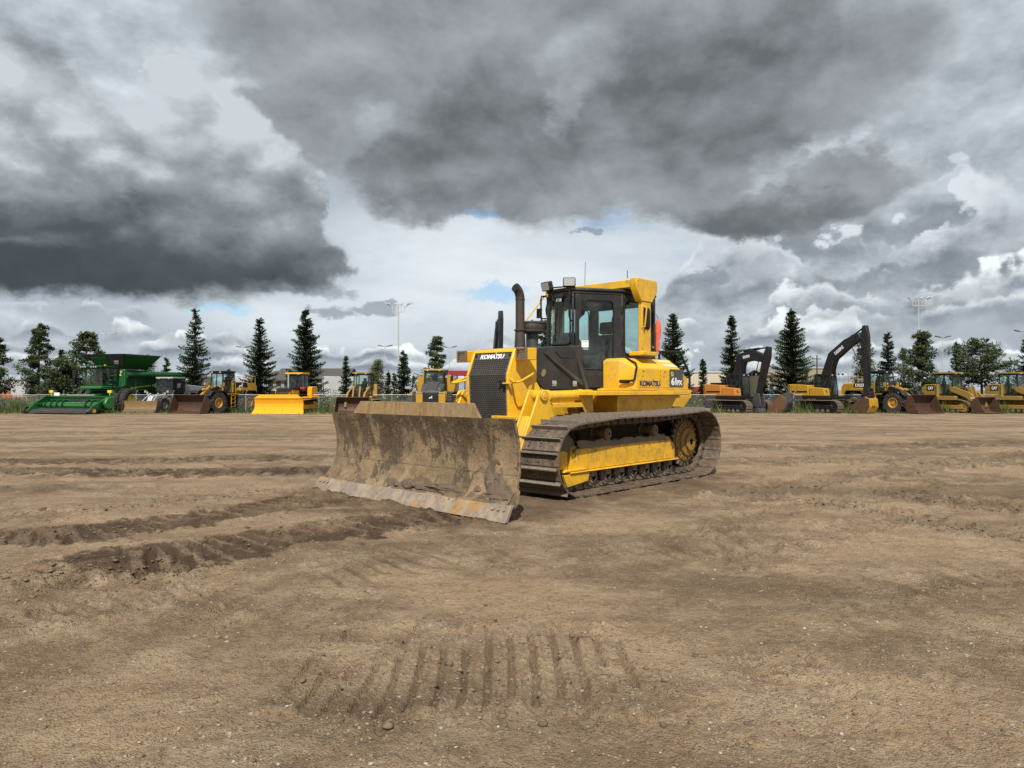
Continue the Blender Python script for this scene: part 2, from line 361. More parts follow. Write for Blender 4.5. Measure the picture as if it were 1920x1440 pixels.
tn = N.attr('tone'); nn = N.noise(N.coord(), 40, 4); setp(c=N.mix(nn.sm(.3, .7), N.ramp(tn, [(0, (.060, .038, .022)), (.4, (.15, .105, .065)), (1, (.28, .205, .135))]), (.16, .11, .068)), r=.95, n=N.bump(nn, .8, .01))
def wedge(rs, n, r0=2.2, r1=13, a=.75):
    r = r0 * (r1 / r0) ** rs.rand(n); t = rs.uniform(-a, a, n); return r * np.sin(t), r * np.cos(t)
make_pebbles('pebbles', 34000, wedge, .003, .012, M['stone'], 3)
def along(which, k):
    def f(rs, n):
        xs, ys = [], []
        for q in which:
            P = np.array([at(*p) for p in RUTS[q][0]]); w = RUTS[q][1]; i = rs.randint(0, len(P) - 1, n // len(which) + 1); t = rs.rand(len(i))[:, None]
            p = P[i] * (1 - t) + P[i + 1] * t + rs.normal(0, w * k, (len(i), 2)); xs.append(p[:, 0]); ys.append(p[:, 1])
        return np.concatenate(xs)[:n], np.concatenate(ys)[:n]
    return f
make_pebbles('dirt_clods', 9000, along([2, 3, 3, 2, 4, 4, 5, 7, 10, 14, 0, 1, 12, 13], .42), .004, .026, M['clod'], 5, .9)
# ---------------------------------------------------------------- mesh builder
class MB:
    def __init__(s): s.v, s.f, s.worn = [], [], []
    def add(s, vs, fs):
        k = len(s.v); s.v += [tuple(p) for p in vs]; s.f += [tuple(i + k for i in f) for f in fs]; return s
    def box(s, c, d, rot=None):
        x, y, z = d[0] / 2, d[1] / 2, d[2] / 2
        vs = [Vector(p) for p in ((-x, -y, -z), (x, -y, -z), (x, y, -z), (-x, y, -z), (-x, -y, z), (x, -y, z), (x, y, z), (-x, y, z))]
        if rot: e = Euler(rot).to_matrix(); vs = [e @ p for p in vs]
        return s.add([p + Vector(c) for p in vs], [(0, 3, 2, 1), (4, 5, 6, 7), (0, 1, 5, 4), (1, 2, 6, 5), (2, 3, 7, 6), (3, 0, 4, 7)])
    def bb(s, x0, x1, y0, y1, z0, z1): return s.box(((x0 + x1) / 2, (y0 + y1) / 2, (z0 + z1) / 2), (abs(x1 - x0), abs(y1 - y0), abs(z1 - z0)))
    def loft(s, rings, cap=True, closed=True):
        n = len(rings[0]); vs = [p for r in rings for p in r]; fs = []
        for i in range(len(rings) - 1):
            for j in range(n if closed else n - 1):
                a, b = i * n + j, i * n + (j + 1) % n; fs.append((a, b, b + n, a + n))
        if cap: fs += [tuple(range(n))[::-1], tuple(range((len(rings) - 1) * n, len(rings) * n))]
        return s.add(vs, fs)
    def pr(s, poly, a, b, ax='Y', off=(0, 0)):                    # polygon in the other two axes, pushed from a to b
        def P(p, k):
            if ax == 'Y': return (p[0], k, p[1])
            if ax == 'X': return (k, p[0], p[1])
            return (p[0], p[1], k)
        return s.loft([[P(p, a) for p in poly], [P((p[0] + off[0], p[1] + off[1]), b) for p in poly]])
    def quad4(s, pts, th):                                        # flat plate given by its outline, thickened along its normal
        pts = [Vector(p) for p in pts]; n = Vector((0, 0, 0))
        for i in range(len(pts)):
            a, b = pts[i], pts[(i + 1) % len(pts)]; n += a.cross(b)
        n.normalize(); return s.loft([pts, [p - n * th for p in pts]])
    def cy(s, p0, p1, r0, r1=None, n=14, cap=True):
        r1 = r0 if r1 is None else r1; p0, p1 = Vector(p0), Vector(p1); d = (p1 - p0).normalized(); q = d.to_track_quat('Z', 'Y')
        ring = lambda c, r: [c + q @ Vector((r * math.cos(2 * math.pi * i / n), r * math.sin(2 * math.pi * i / n), 0)) for i in range(n)]
        return s.loft([ring(p0, r0), ring(p1, r1)], cap)
    def tube(s, pts, r, n=8):
        pts = [Vector(p) for p in pts]; rings = []; e1 = None
        for i, p in enumerate(pts):
            a, b = pts[max(i - 1, 0)], pts[min(i + 1, len(pts) - 1)]; d = (b - a).normalized()
            rr = r[i] if isinstance(r, (list, tuple)) else r
            if e1 is None: e1 = d.cross(Vector((0, 0, 1)) if abs(d.z) < .9 else Vector((1, 0, 0)))
            e1 = (e1 - d * e1.dot(d)).normalized(); e2 = d.cross(e1)
            rings.append([p + e1 * rr * math.cos(2 * math.pi * k / n) + e2 * rr * math.sin(2 * math.pi * k / n) for k in range(n)])
        return s.loft(rings)
    def lathe(s, prof, c=(0, 0, 0), ax='Y', n=24):                # (radius, position along the axis)
        rings = []
        for r, h in prof:
            ring = []
            for i in range(n):
                u, w = r * math.cos(2 * math.pi * i / n), r * math.sin(2 * math.pi * i / n)
                p = {'Y': (u, h, w), 'X': (h, u, w), 'Z': (u, w, h)}[ax]; ring.append((c[0] + p[0], c[1] + p[1], c[2] + p[2]))
            rings.append(ring)
        rm = max(q[0] for q in prof) * .22
        return s.loft(rings, prof[0][0] < rm and prof[-1][0] < rm)
    def build(s, name, m, parent=None, bevel=0, smooth=False, seg=2):
        bm = bmesh.new(); vs = [bm.verts.new(p) for p in s.v]
        for f in s.f:
            if len(set(f)) > 2:
                try: bm.faces.new([vs[i] for i in f])
                except ValueError: pass
        bmesh.ops.recalc_face_normals(bm, faces=bm.faces)
        me = bpy.data.meshes.new(name); bm.to_mesh(me); bm.free()
        me.materials.append(M[m] if isinstance(m, str) else m)
        if s.worn:
            me.materials.append(M['worn_steel'])
            for a, b in s.worn:
                for i in range(a, b): me.polygons[i].material_index = 1
        o = bpy.data.objects.new(name, me); COL.objects.link(o); o.parent = parent
        if bevel:
            k = o.modifiers.new('bevel', 'BEVEL'); k.width = bevel; k.segments = seg; k.limit_method = 'ANGLE'; k.angle_limit = R(35)
        if smooth or bevel:
            me.polygons.foreach_set('use_smooth', np.ones(len(me.polygons), dtype=bool))
            try: me.set_sharp_from_angle(angle=R(40))
            except Exception: pass
        return o
def rounded(poly, r, n=4):                                        # round the corners of a polygon
    out = []
    for i in range(len(poly)):
        p0, p, p1 = (Vector((*poly[(i + k) % len(poly)], 0)) for k in (-1, 0, 1))
        a, b = (p0 - p), (p1 - p); rr = min(r, a.length * .45, b.length * .45); a, b = p + a.normalized() * rr, p + b.normalized() * rr
        for k in range(n + 1):
            t = k / n; q = a * (1 - t) ** 2 + p * 2 * t * (1 - t) + b * t * t; out.append((q.x, q.y))
    return out
def text(name, s, m, parent, o, ux, uy, w, h, bold=0.02, th=.003, shear=0, space=1.0):
    c = bpy.data.curves.new(name, 'FONT'); c.body = s; c.offset = bold; c.shear = shear; c.space_character = space; c.resolution_u = 3; c.extrude = .5
    t = bpy.data.objects.new(name, c); COL.objects.link(t); bpy.context.view_layer.update()
    me = bpy.data.meshes.new_from_object(t.evaluated_get(bpy.context.evaluated_depsgraph_get())); bpy.data.objects.remove(t)
    P = np.array([v.co[:] for v in me.vertices]); lo, hi = P.min(0), P.max(0); P = (P - lo) / (hi - lo)
    ux, uy = Vector(ux).normalized(), Vector(uy).normalized(); nn = ux.cross(uy)
    for v, p in zip(me.vertices, P): v.co = Vector(o) + ux * (p[0] * w) + uy * (p[1] * h) + nn * (p[2] * th)
    me.materials.clear(); me.materials.append(M[m]); ob = bpy.data.objects.new(name, me); COL.objects.link(ob); ob.parent = parent
    return ob
# ---------------------------------------------------------------- paints, rubber, glass
def paint(name, c, rough=.42, dirt=.35, dcol=(.17, .125, .08), wear=.25, scale=1.0, wcol=None, grime_shade_z=None, metal=0):
    m, N, setp, b = mat(name); P = N.coord('Object')
    n = N.noise(P, 1.7 * scale, 7, .62); n2 = N.noise(P, 9 * scale, 6, .65); n3 = N.noise(N.mapping(P, scale=(1, 1, .25)), 14 * scale, 4, .6)
    col = N.mix(n.sm(.3, .7) * .35, c, tuple(k * .86 for k in c))
    dust_shade = (n * .55 + n2 * .45).sm(.43, .66) * dirt
    if grime_shade_z is not None:
        z = N.sep(P)[2]; dust_shade = (dust_shade + (z + (n2 - .5) * .35).sm(grime_shade_z[0], grime_shade_z[1], 1, 0) * grime_shade_z[2]).clamp()  # height mask
    col = N.mix(dust_shade, col, dcol)
    col = N.mix(n3.sm(.62, .72) * wear * .6, col, wcol or tuple(k * .45 for k in c))
    chip = (N.noise(P, 31 * scale, 3, .7) + (n - .5) * .35).sm(.66, .70) * wear
    col = N.mix(chip, col, wcol or (.05, .042, .036))
    setp(c=col, r=(dust_shade * .4 + n2 * .16 + (rough - .08)).clamp(), n=N.bump(n2, .12, .01), m=metal)
    return m
paint('yellow', (.76, .43, .013), .36, .62, (.40, .26, .085), .42, 1.4)
paint('yellow_grime_shade', (.70, .385, .014), .5, .5, (.085, .062, .040), .75, 2.2, grime_shade_z=(.78, 1.06, .95))  # low part darkened: greasy dirt plus shade between the tracks, put into the colour
paint('yellow_rail', (.76, .44, .02), .4, .15)
paint('black_paint', (.020, .021, .022), .42, .45, (.075, .066, .054), .35, wcol=(.09, .085, .08))
paint('cab_black', (.017, .018, .019), .38, .40, (.06, .056, .048), .25, wcol=(.08, .075, .07))
paint('charcoal', (.045, .047, .05), .5, .5, (.12, .10, .08), .3, wcol=(.11, .10, .09))
paint('steel', (.10, .094, .088), .5, .5, (.16, .115, .07), .4, metal=.4)
paint('exhaust', (.052, .043, .036), .6, .4, (.12, .08, .05), .5, 3, wcol=(.12, .09, .065), metal=.3)
paint('lampglass', (.36, .36, .345), .12, .2, (.3, .27, .2), .1)
paint('white_paint', (.78, .78, .76), .45, .2)
paint('sticker', (.82, .83, .84), .5, .05)
paint('navy', (.012, .014, .075), .4, .1)
paint('plate_grey', (.050, .060, .068), .4, .1)
paint('orange_cloth', (.72, .14, .07), .85, .4, (.25, .06, .04), .5, 5)
paint('seat_cloth', (.012, .012, .013), .85, .1)
m, N, setp, b = mat('chrome'); setp(c=(.55, .55, .56), r=.16, m=1.0)
m, N, setp, b = mat('hole'); setp(c=(.006, .006, .006), r=.9)
def g_glass(name, tint, refl=1.0, dirt=.06):
    m = bpy.data.materials.new(name); m.use_nodes = True; t = m.node_tree; t.nodes.clear(); N = NT(t); M[name] = m
    tr = N.new('ShaderNodeBsdfTransparent'); tr.inputs[0].default_value = (*tint, 1)
    gl = N.new('ShaderNodeBsdfGlossy'); gl.inputs['Roughness'].default_value = .02; gl.inputs[0].default_value = (refl, refl, refl, 1)
    df = N.new('ShaderNodeBsdfDiffuse'); df.inputs[0].default_value = (.42, .44, .40, 1)
    fr = N.new('ShaderNodeFresnel'); fr.inputs[0].default_value = 1.5
    a = N.new('ShaderNodeMixShader'); c = N.new('ShaderNodeMixShader'); o = N.new('ShaderNodeOutputMaterial')
    ge = N.new('ShaderNodeNewGeometry'); N.put(Q(t, fr.outputs[0]) * (1.0 - Q(t, ge.outputs['Backfacing'])), a.inputs[0]); t.links.new(tr.outputs[0], a.inputs[1]); t.links.new(gl.outputs[0], a.inputs[2])
    N.put(N.noise(N.coord(), 3, 5).sm(.4, .7) * dirt + dirt * .3, c.inputs[0]); t.links.new(a.outputs[0], c.inputs[1]); t.links.new(df.outputs[0], c.inputs[2]); t.links.new(c.outputs[0], o.inputs[0])
g_glass('glass', (.86, .95, .93), 1.0, .04); g_glass('glass_dark', (.50, .60, .60), 1.0, .05)
def g_rust(name, base, dark, light, scuff=0.0, streak=.4, sc=1.0, tan=(.25, .165, .085), yel=None):
    m, N, setp, b = mat(name); P = N.coord('Object')
    n1 = N.noise(P, 1.6 * sc, 8, .64, .2); n2 = N.noise(P, 6.5 * sc, 7, .66); n3 = N.noise(N.mapping(P, scale=(1, 1, .10)), 9 * sc, 6, .6); n4 = N.noise(P, 38 * sc, 4, .65)
    c = N.mix(n1.sm(.36, .64), base, tan)
    c = N.mix((n3 * .6 + n1 * .4).sm(.50, .60) * streak, c, dark)
    c = N.mix(n2.sm(.50, .66) * .65, c, light)
    if yel: c = N.mix((n1 * .5 + n3 * .5).sm(.56, .66) * .7, c, yel)
    c = N.mix(n4.sm(.5, .75) * .4, c, dark)
    if scuff: c = N.mix((N.noise(N.mapping(P, scale=(.05, 1, 1)), 60, 3).sm(.6, .7) * scuff), c, (.30, .28, .26))
    setp(c=c, r=(n2 * .35 + .45).clamp(), m=.15, n=N.bump(n2 * .7 + n4 * .6 + n1 * .4, .55, .02))
g_rust('track_steel', (.095, .070, .050), (.030, .023, .018), (.25, .19, .135), .45, .45, 2.2, (.19, .135, .09))
g_rust('worn_steel', (.19, .165, .14), (.07, .055, .045), (.30, .27, .24), .4, .35, 4, (.24, .19, .145))
g_rust('track_far', (.10, .07, .048), (.035, .026, .02), (.22, .16, .11), .2, .35, 2.0, (.16, .11, .07))
g_rust('rusty_bucket', (.060, .030, .017), (.022, .013, .010), (.105, .062, .038), 0, .4, 1, (.085, .042, .022))
g_rust('mud', (.12, .085, .055), (.07, .05, .032), (.17, .125, .085), 0, .3, 6, (.14, .10, .065))
paint('roller_steel', (.10, .078, .058), .6, 1.1, (.25, .19, .125), .4, 3)
def g_rubber():
    m, N, setp, b = mat('rubber'); P = N.coord(); n = N.noise(P, 7, 6, .65); n2 = N.noise(P, 2, 3)
    setp(c=N.mix(n.sm(.4, .75) * .75, (.017, .016, .016), (.105, .086, .066)), r=.85, n=N.bump(n, .3, .01))
g_rubber()
def ring_path(circles, pitch):
    """belt round circles (x, z, r) listed in order; returns evenly spaced (x, z, tx, tz) with the outside on the left of the tangent"""
    pts = []
    n = len(circles)
    segs = []
    for i in range(n):
        (x0, z0, r0), (x1, z1, r1) = circles[i], circles[(i + 1) % n]
        d = Vector((x1 - x0, z1 - z0)); L = d.length; d /= L; a = math.acos(max(-1, min(1, (r0 - r1) / L)))
        ang = math.atan2(d.y, d.x) - a                            # outer tangent, belt runs counter-clockwise in x-z
        u = Vector((math.cos(ang), math.sin(ang))); segs.append((Vector((x0, z0)) + u * r0, Vector((x1, z1)) + u * r1, ang))
    for i in range(n):
        p, q, ang = segs[i]; p2, q2, ang2 = segs[(i + 1) % n]; x1, z1, r1 = circles[(i + 1) % n]
        m = max(2, int((q - p).length / .02)); pts += [p.lerp(q, k / m) for k in range(m)]
        da = (ang2 - ang) % (2 * math.pi); da = 0 if da > 4.5 else da; m = max(1, int(da * r1 / .02)); pts += [Vector((x1 + r1 * math.cos(ang + da * k / m), z1 + r1 * math.sin(ang + da * k / m))) for k in range(m)]
    P = np.array([tuple(p) for p in pts]); dl = np.hypot(*(np.roll(P, -1, 0) - P).T); s = np.concatenate([[0], np.cumsum(dl)]); Lt = s[-1]
    k = max(6, round(Lt / pitch)); out = []
    Px = np.append(P[:, 0], P[0, 0]); Pz = np.append(P[:, 1], P[0, 1])
    for i in range(k):
        a, c = (i * Lt / k) % Lt, ((i + 1) * Lt / k) % Lt
        xa, za, xb, zb = np.interp(a, s, Px), np.interp(a, s, Pz), np.interp(c, s, Px), np.interp(c, s, Pz)
        L = math.hypot(xb - xa, zb - za); out.append(((xa + xb) / 2, (za + zb) / 2, (xb - xa) / L, (zb - za) / L, L))
    return out
def shoes(mb, circles, y0, y1, pitch=.19, bar=.055, th=.02, links=True, bolts=True):
    ym = (y0 + y1) / 2; rs = random.Random(int(y0 * 100))
    for x, z, tx, tz, L in ring_path(circles, pitch):
        t = Vector((tx, 0, tz)); n = Vector((tz, 0, -tx)); c = Vector((x, 0, z))      # n points out of the belt
        def blk(s0, s1, n0, n1, a, b, skew=0):
            f = lambda s, k, y: c + t * s + n * k + Vector((0, y, 0))
            vs = [f(s0, n0, a), f(s1, n0, a), f(s1, n0, b), f(s0, n0, b), f(s0 + skew, n1, a), f(s1 - skew, n1, a), f(s1 - skew, n1, b), f(s0 + skew, n1, b)]
            mb.add(vs, [(0, 3, 2, 1), (4, 5, 6, 7), (0, 1, 5, 4), (1, 2, 6, 5), (2, 3, 7, 6), (3, 0, 4, 7)])
        j = rs.uniform(-.003, .003)
        blk(-L * .50, L * .47, 0 + j, th + j, y0, y1)
        k0 = len(mb.f); blk(L * .27, L * .27 + .028, th + j, th + bar + j, y0 + .012, y1 - .012, .006); mb.worn.append((k0 + 1, k0 + 6))
        blk(-L * .5 - .012, -L * .5 + .03, -.012 + j, -.001 + j, y0 + .02, y1 - .02)
        if links:
            for q in (-.10, .10):
                blk(-L * .56, L * .42, -.105, -.014, ym + q - .022, ym + q + .022, .022)
                s = 1 if q > 0 else -1; p = c + t * (-L * .48) - n * .06 + Vector((0, ym + q + s * .022, 0)); mb.cy(p, p + Vector((0, s * .022, 0)), .036, n=9)
        if bolts:
            for q in (-.10, .10):
                for s0 in (-.035, .018):
                    p = c + t * s0 + n * (th + j) + Vector((0, ym + q, 0)); mb.cy(p, p + n * .016, .014, n=6)
# ---------------------------------------------------------------- the main machine: crawler dozer, X forward, Y to its left
def g_blade():
    m, N, setp, b = mat('blade_mud'); P = N.coord('Object'); X, Y, Z = N.sep(P)
    wp = N.vadd(P, N.vscale(N.noise(P, 3, 4, .6, col=True), .12))
    n1 = N.noise(wp, 1.5, 8, .66); n2 = N.noise(P, 7, 8, .68); n3 = N.noise(N.mapping(wp, scale=(1, 1, .30)), 2.6, 8, .68); n4 = N.noise(P, 32, 5, .68); n5 = N.noise(N.mapping(P, scale=(1, 1, .05)), 42, 3, .6)
    c = N.mix(n1.sm(.36, .62), (.165, .112, .060), (.275, .192, .108))
    c = N.mix(n2.sm(.48, .66) * .55, c, (.34, .255, .165))
    bare = ((n3 * .62 + n2 * .38) + Z.sm(.25, .95) * .075 - Y.sm(1.2, 1.9) * .04).sm(.53, .575)          # mud scraped off: dark oiled steel
    c = N.mix(bare * .85, c, N.mix(n5.sm(.35, .65), (.050, .034, .021), (.105, .073, .040)))
    rust = (n1 * .4 + N.noise(P, 2.7, 5, .6, .3) * .6).sm(.54, .66) * Z.sm(.10, .55, 1, .25)
    c = N.mix(rust * .85, c, (.27, .130, .034))
    c = N.mix((N.noise(P, 4.3, 6, .65) + Z.sm(.35, .10) * .10).sm(.58, .62) * .8, c, (.098, .072, .047))
    seam = Z.sm(.455, .462) * Z.sm(.476, .468)
    c = N.mix(n4.sm(.5, .72) * .45, c, (.085, .058, .034)); c = N.mix(seam * .5, c, (.06, .042, .026))
    setp(c=c, r=(n2 * .3 + .52 - bare * .18).clamp(), n=N.bump(n2 * 1.2 + n4 * .8 - bare * .8 + n1 * .6, .75, .025), s=.4)
    m, N, setp, b = mat('cutting_steel'); P = N.coord(); n = N.noise(N.mapping(P, scale=(1, 1, .25)), 6, 6, .65); n2 = N.noise(P, 26, 4, .65); n6 = N.noise(P, 2.2, 4)
    c = N.mix(n.sm(.4, .6), (.36, .28, .20), (.25, .20, .155)); c = N.mix(n6.sm(.52, .66) * .85, c, (.40, .215, .065)); c = N.mix(n2.sm(.5, .7) * .55, c, (.13, .09, .06))
    setp(c=c, r=.48, m=.25, n=N.bump(n2, .4, .01))
g_blade()
DO = thing('bulldozer', 'yellow and black crawler dozer with muddy blade lowered in the open dirt yard', 'bulldozer', (DOZ[0], DOZ[1], 0), DOZ[2])
def P_(name, m, bevel=0, parent=DO, smooth=False): return lambda mb: mb.build(name, m, parent, bevel, smooth)
# --- blade
def make_blade():
    prof = [(2.80, .125), (2.73, .20), (2.665, .32), (2.622, .46), (2.605, .62), (2.612, .80), (2.645, .97), (2.69, 1.105)]
    ny = 56; F, B = [], []; rs = random.Random(4)
    def half(z): return 1.915 - .095 * min(1, max(0, (z - .12) / .30))
    fine = []
    for (x0, z0), (x1, z1) in zip(prof[:-1], prof[1:]): fine += [(x0 + (x1 - x0) * k / 4, z0 + (z1 - z0) * k / 4) for k in range(4)]
    fine.append(prof[-1]); nz = len(fine)
    for x, z in fine: F.append([(x, half(z) * (2 * j / ny - 1), z) for j in range(ny + 1)])
    ys = np.array([[p[1] for p in r] for r in F]); zs = np.array([[p[2] for p in r] for r in F])
    mud = fbm(ys, zs, .30, 4, 3, .6) * .020 + sstep(.05, .3, fbm(ys, zs * 1.4, .55, 4, 8)) * .022 * sstep(.42, .12, zs)
    mb = MB(); front = [[(x + max(0, mud[i, j]), y, z) for j, (x, y, z) in enumerate(r)] for i, r in enumerate(F)]
    back = [[(x - .045 - .03 * (z < .3), y, z) for x, y, z in r] for r in F]
    rings = [front[i] + back[i][::-1] for i in range(nz)]
    o = mb.loft(rings).build('blade', 'blade_mud', DO, 0, True)
    g = MB().loft([[(2.69, -1.30, 1.106), (2.69, 1.30, 1.106), (2.655, 1.30, 1.106), (2.655, -1.30, 1.106)], [(2.665, -1.15, 1.28), (2.665, 1.15, 1.28), (2.635, 1.15, 1.28), (2.635, -1.15, 1.28)]])
    g.build('spill_guard', 'spill_mud', o, .004)
    e = MB()
    for k in range(4):
        a, b_ = -1.60 + k * .80, -1.60 + (k + 1) * .80
        e.loft([[(2.805, a + .003, .150), (2.805, b_ - .003, .150), (2.765, b_ - .003, .150), (2.765, a + .003, .150)], [(2.935, a + .003, -.01), (2.935, b_ - .003, -.01), (2.885, b_ - .003, -.01), (2.885, a + .003, -.01)]])
    e.build('cutting_edge', 'cutting_steel', o, .004)
    for s in (-1, 1):
        eb = MB().loft([[(2.815, s * 1.603, .155), (2.83, s * 1.93, .165), (2.78, s * 1.93, .165), (2.765, s * 1.603, .155)], [(2.945, s * 1.603, -.012), (2.945, s * 1.945, -.012), (2.89, s * 1.945, -.012), (2.89, s * 1.603, -.012)]])
        for q in range(3): p = Vector((2.858, s * (1.68 + q * .09), .11)); eb.cy(p, p + Vector((.014, 0, .011)), .022, n=8)
        eb.build('end_bit', 'cutting_steel', o, .005)
        MB().pr([(2.80, .17), (2.66, .34), (2.615, .50), (2.60, .65), (2.61, .82), (2.69, 1.10), (2.655, 1.09), (2.585, .82), (2.575, .5), (2.63, .3), (2.74, .17)], s * 1.825, s * 1.85).build('side_plate', 'blade_mud', o, .005)
    # wet mud stuck to the lower face
    for cy_, cz, w, h in ((1.50, .40, .15, .26), (1.40, .24, .36, .10), (.72, .22, .50, .075), (.05, .235, .16, .07), (-.30, .215, .14, .05)):
        mb = MB(); n = 26; r0 = random.Random(int(cy_ * 99)); pts = []; p1, p2 = r0.random() * 6, r0.random() * 6; out = [1 + .20 * math.sin(2 * a + p1) + .14 * math.sin(3 * a + p2) + r0.uniform(-.07, .07) for a in np.linspace(0, 6.28, n, False)]
        def sx(z): return np.interp(z, [p[1] for p in prof], [p[0] for p in prof])
        rings = []
        for q, lift in ((1, -.004), (.94, .010), (.8, .020), (.6, .024), (.4, .028), (.2, .026), (.02, .03)):
            rings.append([(float(sx(max(.13, cz + h * q * out[i] * math.sin(a)))) + lift * (1 + 2.2 * float(fbm(np.array([cy_ + w * q * out[i] * math.cos(a)]), np.array([cz + h * q * out[i] * math.sin(a)]), .09, 3, 5, .6)[0])), cy_ + w * q * out[i] * math.cos(a), max(.13, cz + h * q * out[i] * math.sin(a))) for i, a in enumerate(np.linspace(0, 6.28, n, False))])
        mb.loft(rings, False).build('mud_cake', 'mud', o, 0, True)
g_rust('spill_mud', (.26, .18, .10), (.06, .042, .028), (.33, .25, .155), 0, .35, 1.6, (.32, .195, .07))
make_blade()
# --- running gear
TC = [(1.0, .505, .475), (.02, .865, .150), (-1.25, .865, .150), (-2.42, .550, .520), (-2.15, .40, .372)]
def make_track(s):
    yo = 0 if s > 0 else -2.10; y0, y1 = .62 + yo, 1.48 + yo; ym = 1.05 + yo; so = 1 if s > 0 else -1
    circ = [(1.0, .505, .468), (.985, .49, .462), (-2.15, .40, .372), (-2.42, .550, .520), (-1.25, .925, .10), (.02, .915, .10)]
    circ = [(-2.15, .40, .367), (1.0, .500, .467), (.02, .905, .125), (-1.25, .905, .125), (-2.42, .555, .522)]
    b = MB(); shoes(b, circ, y0, y1, .19, .055)
    tr = b.build('track', 'track_steel', DO, 0)
    f = MB(); yi, yb = ym - .26 * so, ym + .19 * so
    f.pr([(.93, .30), (-1.95, .30), (-1.95, .52), (-1.75, .68), (.78, .66), (.93, .58)], yi, ym + .11 * so)
    f.pr([(.90, .325), (-1.80, .325), (-1.66, .64), (.74, .62), (.88, .56)], ym + .112 * so, yb)
    f.pr([(.98, .300), (-1.86, .300), (-1.86, .322), (.98, .322)], yi, yb + .055 * so)
    f.pr([(1.12, .325), (.62, .325), (.62, .36), (1.08, .36)], ym + .12 * so, yb + .05 * so)
    fr = f.build('track_frame', 'frame_yellow', tr, .012)
    dz = MB(); rs = random.Random(3); nn = 40                           # dry dirt lying along the top of the track frame
    for a, b_ in ((.70, -1.60),): dz.loft([[(a + (b_ - a) * k / nn, yy, (.628 if abs(yy - ym) > .15 else .665) + hh * (.5 + rs.random())) for yy, hh in ((yb - .005 * so, -.03), (yb - .03 * so, .02), (ym + .12 * so, .05), (yi + .05 * so, .05), (yi, -.02))] for k in range(nn + 1)], False, False)
    dz.build('caked_dirt', 'dry_dirt', tr, 0, True)
    g = MB().pr([(1.10, .295), (.52, .295), (.56, .17), (1.02, .12)], yb - .02 * so, yb + .03 * so); g.build('guide_guard', 'frame_yellow', tr, .008)
    ib = MB().pr(rounded([(1.30, .36), (.96, .36), (.96, .60), (1.14, .62), (1.30, .50)], .03), ym + .11 * so, ym + .175 * so); ib.cy((1.16, ym + .17 * so, .46), (1.16, ym + .21 * so, .46), .055)
    ib.box((.93, ym + .185 * so, .48), (.03, .05, .26)); ib.box((.80, ym + .195 * so, .47), (.02, .02, .28))
    ib.build('idler_bracket', 'frame_yellow', tr, .008)
    MB().lathe([(.06, -.12), (.22, -.11), (.35, -.09), (.365, -.075), (.365, -.04), (.30, -.03), (.30, .03), (.365, .04), (.365, .075), (.35, .09), (.22, .11), (.06, .12)], (1.0, ym, .50), 'Y', 32).build('idler', 'roller_steel', tr, 0, True)
    for k in range(8):
        x = .72 - k * .342; r = MB().lathe([(.05, -.19), (.075, -.19), (.075, -.15), (.125, -.148), (.125, -.11), (.095, -.10), (.095, .10), (.125, .11), (.125, .148), (.088, .15), (.085, .165), (.055, .168), (.05, .185)], (x, ym, .205), 'Y', 20)
        for q in (-1, 1): r.pr([(x + .075, .30), (x + .035, .215), (x - .035, .215), (x - .075, .30)], ym + q * .152, ym + q * .185)
        r.build('track_roller', 'roller_steel', tr, 0, True)
    for x in (.02, -1.25):
        MB().lathe([(.03, -.15), (.085, -.15), (.09, -.08), (.07, -.07), (.07, .07), (.09, .08), (.085, .17), (.06, .175), (.055, .19), (.02, .19)], (x, ym, .80), 'Y', 18).build('carrier_roller', 'carrier_steel', tr, 0, True)
        MB().box((x, ym - .14 * so, .72), (.12, .10, .14)).build('roller_stand', 'frame_yellow', tr, .01)
    sp = MB(); pts = []
    for k in range(24):
        for d, r in ((-.35, .365), (-.14, .43), (.14, .43), (.35, .365)): a = 2 * math.pi * (k + d) / 24; pts.append((-2.42 + r * math.cos(a), .555 + r * math.sin(a)))
    sp.pr(pts, ym - .03, ym + .03); so_ = sp.build('sprocket', 'roller_steel', tr, .004)
    h = MB().lathe([(.33, .0), (.33, .05), (.25, .06), (.235, .10), (.15, .115), (.145, .15), (.05, .155)] if s > 0 else [(.33, 0), (.33, -.05), (.2, -.1), (.05, -.12)], (-2.42, ym, .555), 'Y', 30)
    for k in range(18): a = 2 * math.pi * k / 18; h.cy((-2.42 + .285 * math.cos(a), ym + .04 * so, .555 + .285 * math.sin(a)), (-2.42 + .285 * math.cos(a), ym + .075 * so, .555 + .285 * math.sin(a)), .02, n=6)
    h.build('final_drive', 'drive_yellow', tr, 0, True)
paint('frame_yellow', (.70, .39, .014), .45, .6, (.15, .105, .06), .9, 2.4, wcol=(.10, .07, .04), grime_shade_z=(.78, .56, .95))
paint('drive_yellow', (.30, .17, .018), .5, .9, (.14, .10, .06), .7, 3)
paint('carrier_steel', (.17, .11, .04), .5, .8, (.16, .11, .07), .5, 3)
g_rust('dry_dirt', (.20, .145, .09), (.11, .08, .05), (.27, .205, .135), 0, .3, 5, (.23, .17, .11))
make_track(1); make_track(-1)
